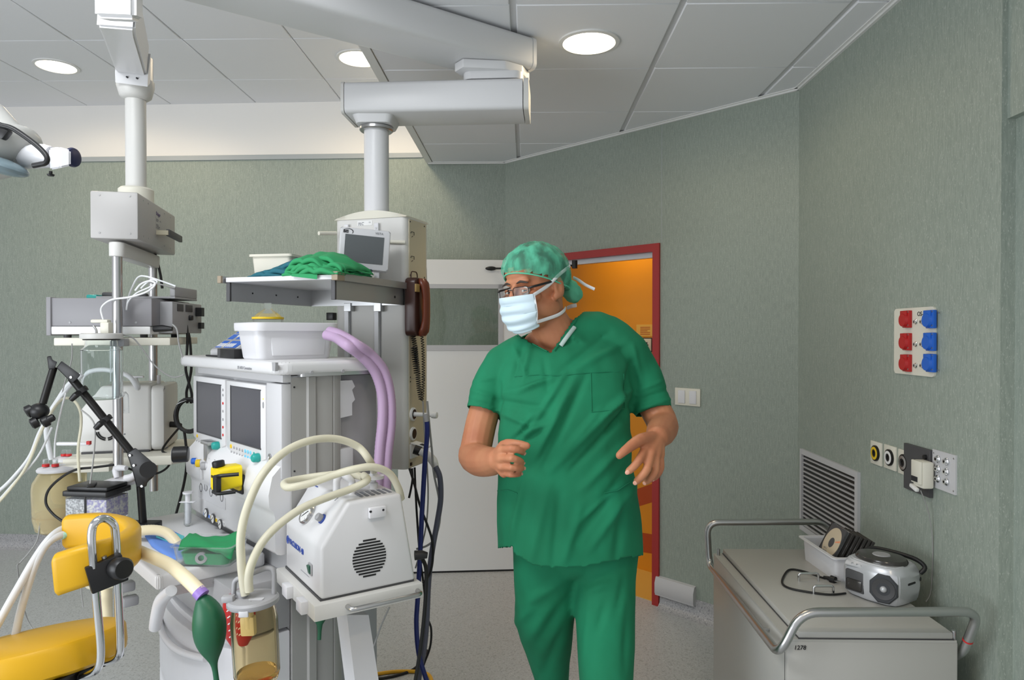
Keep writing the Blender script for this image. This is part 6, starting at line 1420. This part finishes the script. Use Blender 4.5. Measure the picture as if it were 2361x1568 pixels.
folds=[(1232,1050,1322,880,13,.010),(1262,1060,1345,880,10,-.008),(1208,1010,1298,872,9,.007),(1285,1070,1442,912,14,.010),(1325,1075,1448,945,10,-.009),(1350,1120,1455,1010,14,.008),(1165,905,1290,872,9,.006),(1150,925,1250,940,9,-.007),(1160,955,1235,985,8,.007),(1175,1020,1235,970,8,-.008),(1190,1000,1240,945,7,.006),
 (1335,1240,1452,1075,16,-.008),(1365,1260,1465,1120,14,.007),(1225,1290,1262,1130,16,.006),(1275,1300,1290,1150,14,-.006),(1180,1240,1205,1120,10,.006),(1420,1290,1440,1150,14,-.006),(1300,1295,1340,1170,14,.006),
 (1180,880,1205,800,9,-.007),(1205,880,1222,800,8,.006),(1300,850,1400,770,12,-.006),(1330,850,1440,790,12,.006),(1440,960,1455,840,10,-.010),(1142,985,1150,890,9,-.010),
 (1090,900,1140,915,6,.005),(1085,925,1138,935,5,-.005),(1462,925,1535,900,7,-.006),(1470,945,1540,922,6,.006),(1475,900,1525,880,6,.005),(1255,830,1262,900,8,-.004),(1212,1000,1262,975,8,.009),(1205,1020,1250,995,7,-.007),(1195,905,1270,870,7,.006),(1240,1050,1288,960,7,.006),(1300,1040,1380,950,9,.007),(1390,960,1450,905,8,.008),(1405,990,1452,935,8,-.008),(1340,1200,1430,1120,9,.006),(1185,800,1215,870,7,.005),(1460,800,1478,880,8,.005),(1095,880,1140,870,6,.004)]
me=top.data; me.update(); nrm=[v.normal.copy() for v in me.vertices]
for v,n_ in zip(me.vertices,nrm):
    p=T0@v.co; x,y=px2(p); d=0
    if n_.y<.3:
        for x0,y0,x1,y1,w_,a_ in folds:
            w_*=.74; ex,ey=x1-x0,y1-y0; L=math.hypot(ex,ey); t=((x-x0)*ex+(y-y0)*ey)/L/L; s=abs((x-x0)*ey-(y-y0)*ex)/L
            if -.15<t<1.15 and s<3*w_: d+=1.3*a_*math.exp(-(s/w_)**2)*max(0,math.sin(PI*(t+.15)/1.3))**.7
    d+=.004*noise.noise(V((p.x*9+p.z*5,p.y*6,p.z*7-p.x*5)))+.002*noise.noise(V((p.x*25,p.y*20,p.z*14)))
    v.co=v.co+n_*d
bm=bmesh.new(); bm.from_mesh(me); kill=[]
vneck=[(1150,735),(1192,772),(1270,812),(1326,730),(1345,690),(1200,640)]
def inpoly(x,y,P):
    c=False
    for i in range(len(P)):
        x0,y0=P[i]; x1,y1=P[i-1]
        if (y0>y)!=(y1>y) and x<(x1-x0)*(y-y0)/(y1-y0)+x0: c=not c
    return c
def hem(x): 
    if x<1183: return 1264-(x-1150)*.08
    if x<1232: return 1276+(x-1183)*.62
    if x<1340: return 1307+3*math.sin((x-1232)/108*PI)
    return 1309-(x-1340)*.2
eL=atY(1112,952,2.08); dL=(eL-atY(1132,885,2.11)).normalized(); eR=atY(1506,952,2.10); dR=(eR-atY(1480,868,2.14)).normalized()
for f in bm.faces:
    c=T0@f.calc_center_median(); x,y=px2(c); n_=f.normal
    if y>hem(x): kill.append(f); continue
    if inpoly(x,y,vneck) and c.y<2.16: kill.append(f); continue
    if (c-eL).dot(dL)>-.005 and (c-eL).length<.09 and x<1147: kill.append(f); continue
    if (c-eR).dot(dR)>-.005 and (c-eR).length<.10 and x>1457: kill.append(f); continue
    if y<760 and (c-atY(1318,752,2.15)).length<.058: kill.append(f)
bmesh.ops.delete(bm,geom=kill,context='FACES')
for _ in range(2):
    bv=[v for v in bm.verts if v.is_boundary]; bmesh.ops.smooth_vert(bm,verts=bv,factor=.5,use_axis_x=True,use_axis_y=True,use_axis_z=True)
bm.to_mesh(me); bm.free(); me.shade_smooth()
d=top.modifiers.new('th','SOLIDIFY'); d.thickness=.003; d.offset=-1
# surface helper on the scrub top
def surf(o):
    bm=bmesh.new(); bm.from_mesh(o.data); t=BVHTree.FromBMesh(bm); bm.free(); return t
tS=surf(top)
def on(t,x,y,lift=.0015):
    r=ray(x,y).normalized(); h=t.ray_cast(T1@EYE,r)
    return (T0@h[0])-r*lift if h[0] is not None else None
def seam(nm,P,r,m,n=6,dens=3,rx=1):
    Q=[]
    for i in range(len(P)-1):
        for k in range(dens): t=k/dens; Q.append(on(tS,P[i][0]*(1-t)+P[i+1][0]*t,P[i][1]*(1-t)+P[i+1][1]*t))
    Q.append(on(tS,*P[-1])); Q=[q for q in Q if q is not None]
    b=MB(); b.tube(Q,r,n,rx=rx); return b.build(nm,m,MN,w=True)
M['scrub2']=mat('scrub_band',(22,122,86),.85)
seam('yoke_seam',[(1186,868),(1240,864),(1290,866),(1350,860),(1428,856)],.0011,M['scrub2'])
seam('chest_pocket',[(1362,860),(1364,950),(1440,942),(1438,862)],.0011,M['scrub2'],dens=6)
seam('pocket_edge',[(1147,1132),(1172,1130),(1193,1138)],.0016,M['scrub2']); seam('pocket_edge',[(1394,1136),(1424,1131),(1452,1112)],.0016,M['scrub2'])
seam('neck_band',[(1193,774),(1230,794),(1262,811)],.005,M['scrub2'],rx=.4); seam('neck_band',[(1279,810),(1300,782),(1330,738)],.005,M['scrub2'],rx=.4)
P=[on(tS,x,y,.004) for x,y in ((1293,797),(1308,776),(1325,754))]
if all(P): b=MB(); b.tube(P,.0062,8,4,rx=.5); b.build('neck_tie',mat('grey_tape',(176,196,190),.6),MN,w=True)
# ---------------- trousers
b=MB()
def leg(rows):
    b.loft([sring(y,xl,xr,dp,yc,28,2.3) for y,xl,xr,dp,yc in rows])
leg(((1240,1178,1345,.125,2.12),(1330,1186,1333,.115,2.14),(1380,1188,1327,.11,2.16),(1425,1185,1323,.105,2.19),(1470,1198,1319,.10,2.23),(1520,1216,1314,.09,2.28),(1568,1232,1312,.085,2.33),(1630,1244,1310,.08,2.42),(1690,1250,1308,.075,2.52)))
leg(((1240,1312,1472,.125,2.12),(1330,1321,1464,.12,2.11),(1400,1326,1462,.115,2.08),(1480,1331,1462,.105,2.05),(1568,1336,1456,.10,2.02),(1700,1342,1448,.095,2.0),(1800,1346,1444,.09,1.99),(1905,1348,1440,.09,1.98)))
b.sph(atY(1328,1275,2.12),(.15,.12,.07))
tr_=b.build('trousers',M['scrub'],MN,w=True)
evalmesh(tr_,[('REMESH',dict(mode='VOXEL',voxel_size=.0085)),('SMOOTH',dict(factor=.5,iterations=4))])
folds=[(1200,1400,1310,1330,12,.008),(1230,1500,1318,1370,14,-.010),(1190,1440,1225,1400,10,.009),(1215,1480,1270,1400,12,.007),(1250,1560,1305,1440,12,-.008),(1335,1345,1430,1325,10,-.008),(1350,1365,1400,1345,8,.006),(1375,1460,1395,1390,9,-.008),(1345,1550,1360,1380,10,.006),(1420,1420,1440,1330,8,-.006),(1440,1550,1448,1400,8,-.006)]
me=tr_.data; me.update(); nrm=[v.normal.copy() for v in me.vertices]
for v,n_ in zip(me.vertices,nrm):
    p=T0@v.co; x,y=px2(p); d=.004*noise.noise(V((p.x*8,p.y*6,p.z*7)))
    if n_.y<.3:
        for x0,y0,x1,y1,w_,a_ in folds:
            ex,ey=x1-x0,y1-y0; L=math.hypot(ex,ey); t=((x-x0)*ex+(y-y0)*ey)/L/L; s=abs((x-x0)*ey-(y-y0)*ex)/L
            if -.15<t<1.15 and s<3*w_: d+=a_*math.exp(-(s/w_)**2)*max(0,math.sin(PI*(t+.15)/1.3))
    v.co=v.co+n_*d
me.shade_smooth()
for (x,y,Y,tip) in ((1280,1690,2.53,True),(1394,1925,1.985,False)):
    a=atY(x,y,Y); b=MB()
    if tip: P=[V((a.x,a.y+.02,.16)),V((a.x,a.y-.06,.075)),V((a.x,a.y-.16,.035)),V((a.x,a.y-.22,.032))]
    else: P=[V((a.x,a.y+.07,.045)),V((a.x,a.y-.02,.05)),V((a.x,a.y-.13,.042)),V((a.x,a.y-.19,.032))]
    b.tube(P,[.042,.048,.046,.028],14,4); 
    for v in b.bm.verts: v.co.z=max(v.co.z,.001)
    b.build('clog',M['plastic'],MN,w=True)
# ---------------- cap
def capshell(name,m,nu=72,nv=40,grow=0):
    b=MB(); b.sph((0,0,0),(1,1,1),None,nu,nv); rm=[]
    for v in list(b.bm.verts):
        c=v.co.copy(); l,f,u=c.x*(.094+grow),c.y*(.116+grow)-.008,c.z*(.099+grow)+.040
        lim=.050+(f-.09)*.42
        if f<-.02: lim=.050+(-.02-.09)*.42+(f+.02)*.25
        if u<lim-.004: rm.append(v); continue
        e=max(0,min(1,(u-lim)/.03))
        w=.0045*noise.noise(V((c.x*5,c.y*5,c.z*3)))+.003*noise.noise(V((c.x*11,c.y*9,c.z*5)))+.0025*math.sin(math.atan2(c.x,c.y)*17)*(1-e)
        pull=1-.10*(1-e)**2
        v.co=hp(l*pull*(1+w*9),(f+.008)*pull*(1+w*9)-.008,u+w)
    for v in rm: b.bm.verts.remove(v)
    return b.build(name,m,MN,w=True,ang=80)
cap=capshell('surgical_cap',M['cap'])
b=MB()
P=[]
for k in range(40):
    t=2*PI*k/40; l,f=.084*math.sin(t),.104*math.cos(t)-.008; lim=.050+(f-.09)*.42
    if f<-.02: lim=.050+(-.02-.09)*.42+(f+.02)*.25
    P.append(hp(l,f,lim))
b.tube(P,.0022,8,closed=True); b.build('cap_edge',M['capsolid'],cap,w=True)
b=MB(); c=atY(1318,672,2.16); b.sph((0,0,0),1,None,28,18)
for v in b.bm.verts:
    w=1+.16*noise.noise(v.co*2.6)+.07*noise.noise(v.co*6); k=v.co*w; v.co=c+V((k.x*.031+k.z*-.008,k.y*.036,k.z*.036))
b.build('cap_bunch',mat('cap_bunch',(96,196,160),.85,alpha=.86),cap,w=True,ang=80)
b=MB(); b.tube([hp(.07,-.05,.035),hp(.05,-.095,.03),atY(1316,655,2.17)],[.012,.013,.011],10,4,rx=.4); b.build('cap_fold',M['capsolid'],cap,w=True)
tb_=surf(body)
# ---------------- mask
b=MB()
def mfn(u,v):
    a=R(-62+124*u); taper=1-.22*max(0,v-.55)/.45
    up=-.014-.108*v; 
    f=.042+.080*math.cos(a)**.9*(1-.30*max(0,v-.5)**1.2*1.6)+.004*math.sin(v*PI*7)*math.cos(a)*(1 if .15<v<.85 else .3)
    if v<.25: f+=.004*math.exp(-(a/.35)**2)
    if v>.92: f-=.012
    l=.068*math.sin(a)/math.sin(R(62))*taper
    return hp(l*(1+.05*math.sin(v*PI)),f,up-.010*(abs(a)/1.08)**2*(0 if v<.5 else -1.4*v))
b.patch(mfn,36,44); mk_=b.build('face_mask',M['mask'],MN,w=True,ang=80); d=mk_.modifiers.new('th','SOLIDIFY'); d.thickness=.0015
def strap(P,rr_=.005):
    b=MB(); b.tube(P,rr_,8,5,rx=.35); b.build('mask_strap',M['strap'],mk_,w=True)
strap([mfn(1,.03),hp(.078,.03,.004),hp(.088,-.01,.03),hp(.083,-.055,.047),hp(.06,-.095,.055)]); strap([mfn(1,.86),hp(.068,.0,-.085),hp(.062,-.04,-.075),hp(.03,-.085,-.068)])
strap([mfn(0,.03),hp(-.078,.03,.004),hp(-.09,-.01,.03)]); 
strap([mfn(1,.02),mfn(1,.3),mfn(1,.6),mfn(1,.86)],.003)
strap(q3((1322,640,2.14),(1334,646,2.12),(1350,657,2.11),(1371,667,2.10)),.0048); strap(q3((1308,710,2.17),(1318,706,2.15),(1329,704,2.14)),.006)
# ---------------- glasses
gl=None
def rim(s):
    P=[]
    for l,u in rrect(s*.034-.026,s*.034+.026,-.020,.010,.009,4): P.append(hp(l,.106-abs(l)*.22,u))
    return P
b=MB(); b.tube(rim(1),.0011,6,closed=True); b.tube(rim(-1),.0011,6,closed=True)
b.tube([hp(-.009,.108,.003),hp(0,.111,.006),hp(.009,.108,.003)],.0016,6,4)
gl=b.build('glasses',M['black'],MN,w=True)
for s in (-1,1):
    P=[p-hf*.0005 for p in rim(s)]; b=MB(); b.loft([P,[p-hf*.0012 for p in P]]); b.build('lens',M['glass'],gl,w=True)
    b=MB(); b.tube([hp(s*.060,.094,.004),hp(s*.0755,.080,.007),hp(s*.080,.03,.012),hp(s*.080,-.012,.016)],[.0022,.0034,.0034,.0028],8,4); b.build('temple_arm',M['black'],gl,w=True)
DAY,VEST,AMB,EXPO,LUM=42,3.4,.56,.36,42
# ---------------------------------------------------------------- lamps in the ceiling
def downlight(px,py,z,label,r=.105):
    c=atZ(px,py,z); o=empty('ceiling_downlight',(c.x,c.y,z)); tag(o,label,'ceiling light','recessed downlights')
    MB().lathe([(r+.016,0),(r+.016,-.006),(r,-.008),(r-.004,-.002),(r-.004,.0)],n=40,cap=False).build('rim',M['trimwhite'],o)
    MB().lathe([(r-.003,-.003),(r-.003,.0005)],n=40).build('diffuser',M['lamp'],o)
    li=bpy.data.lights.new('lamp','SPOT'); li.energy=9; li.color=(1,.80,.54); li.spot_size=R(176); li.spot_blend=.35; li.shadow_soft_size=.1
    q=bpy.data.objects.new('lamp_bulb',li); q.location=(0,0,-.03); q.parent=o; COL.objects.link(q)
downlight(1358,97,CR,'round recessed ceiling light above the man, in the lower ceiling')
downlight(130,152,CL,'round recessed ceiling light at far left beside the slim ceiling arm')
downlight(829,134,CL,'round recessed ceiling light partly cut off by the wide ceiling arm',.115)
for x,y,e in ((-3.2,3.95,6),(-2.2,4.35,5),(-.95,4.25,7),(.4,.4,24)):
    li=bpy.data.lights.new('lamp','SPOT'); li.energy=e; li.color=(1,.82,.58); li.spot_size=R(150); li.spot_blend=.9; li.shadow_soft_size=.1
    q=bpy.data.objects.new('lamp_bulb',li); q.location=(x,y,2.6 if x>-.6 else 3.05); COL.objects.link(q)
def area(name,loc,tgt,size,energy,col,sy=None):
    li=bpy.data.lights.new(name,'AREA'); li.energy=energy; li.color=col; li.size=size
    if sy: li.shape='RECTANGLE'; li.size_y=sy
    q=bpy.data.objects.new(name,li); q.location=loc; q.rotation_euler=(V(tgt)-V(loc)).to_track_quat('-Z','Y').to_euler(); COL.objects.link(q)
area('window_daylight',(-2.7,.0,1.2),(-.2,2.6,1.7),2.0,DAY,(.90,.95,1),1.4)
area('ceiling_luminaire',(-1.35,.8,3.06),(-1.1,1.9,.6),1.3,LUM,(.96,.98,1),.9)
p=w2(.8,oo*.5,2.35)
li=bpy.data.lights.new('vestibule_lamp','AREA'); li.energy=VEST; li.color=(1,.84,.6); li.size=.25
q=bpy.data.objects.new('vestibule_lamp',li); q.location=p; COL.objects.link(q)
wd=bpy.data.worlds.new('world'); SC.world=wd; wd.use_nodes=True; bg=wd.node_tree.nodes['Background']; bg.inputs[0].default_value=(.95,.97,1,1); bg.inputs[1].default_value=AMB
# ---------------------------------------------------------------- camera
cd=bpy.data.cameras.new('camera'); cd.sensor_width=36; cd.sensor_fit='HORIZONTAL'; cd.lens=F/W*36; cd.clip_start=.02
co=bpy.data.objects.new('camera',cd); COL.objects.link(co); co.location=EYE
co.matrix_world=Matrix(((RGT.x,UPV.x,-FWD.x,0),(RGT.y,UPV.y,-FWD.y,0),(RGT.z,UPV.z,-FWD.z,HC),(0,0,0,1)))
SC.camera=co
SC.view_settings.view_transform='Standard'; SC.view_settings.look='None'; SC.view_settings.gamma=1; SC.view_settings.use_curve_mapping=False
SC.view_settings.exposure=EXPO
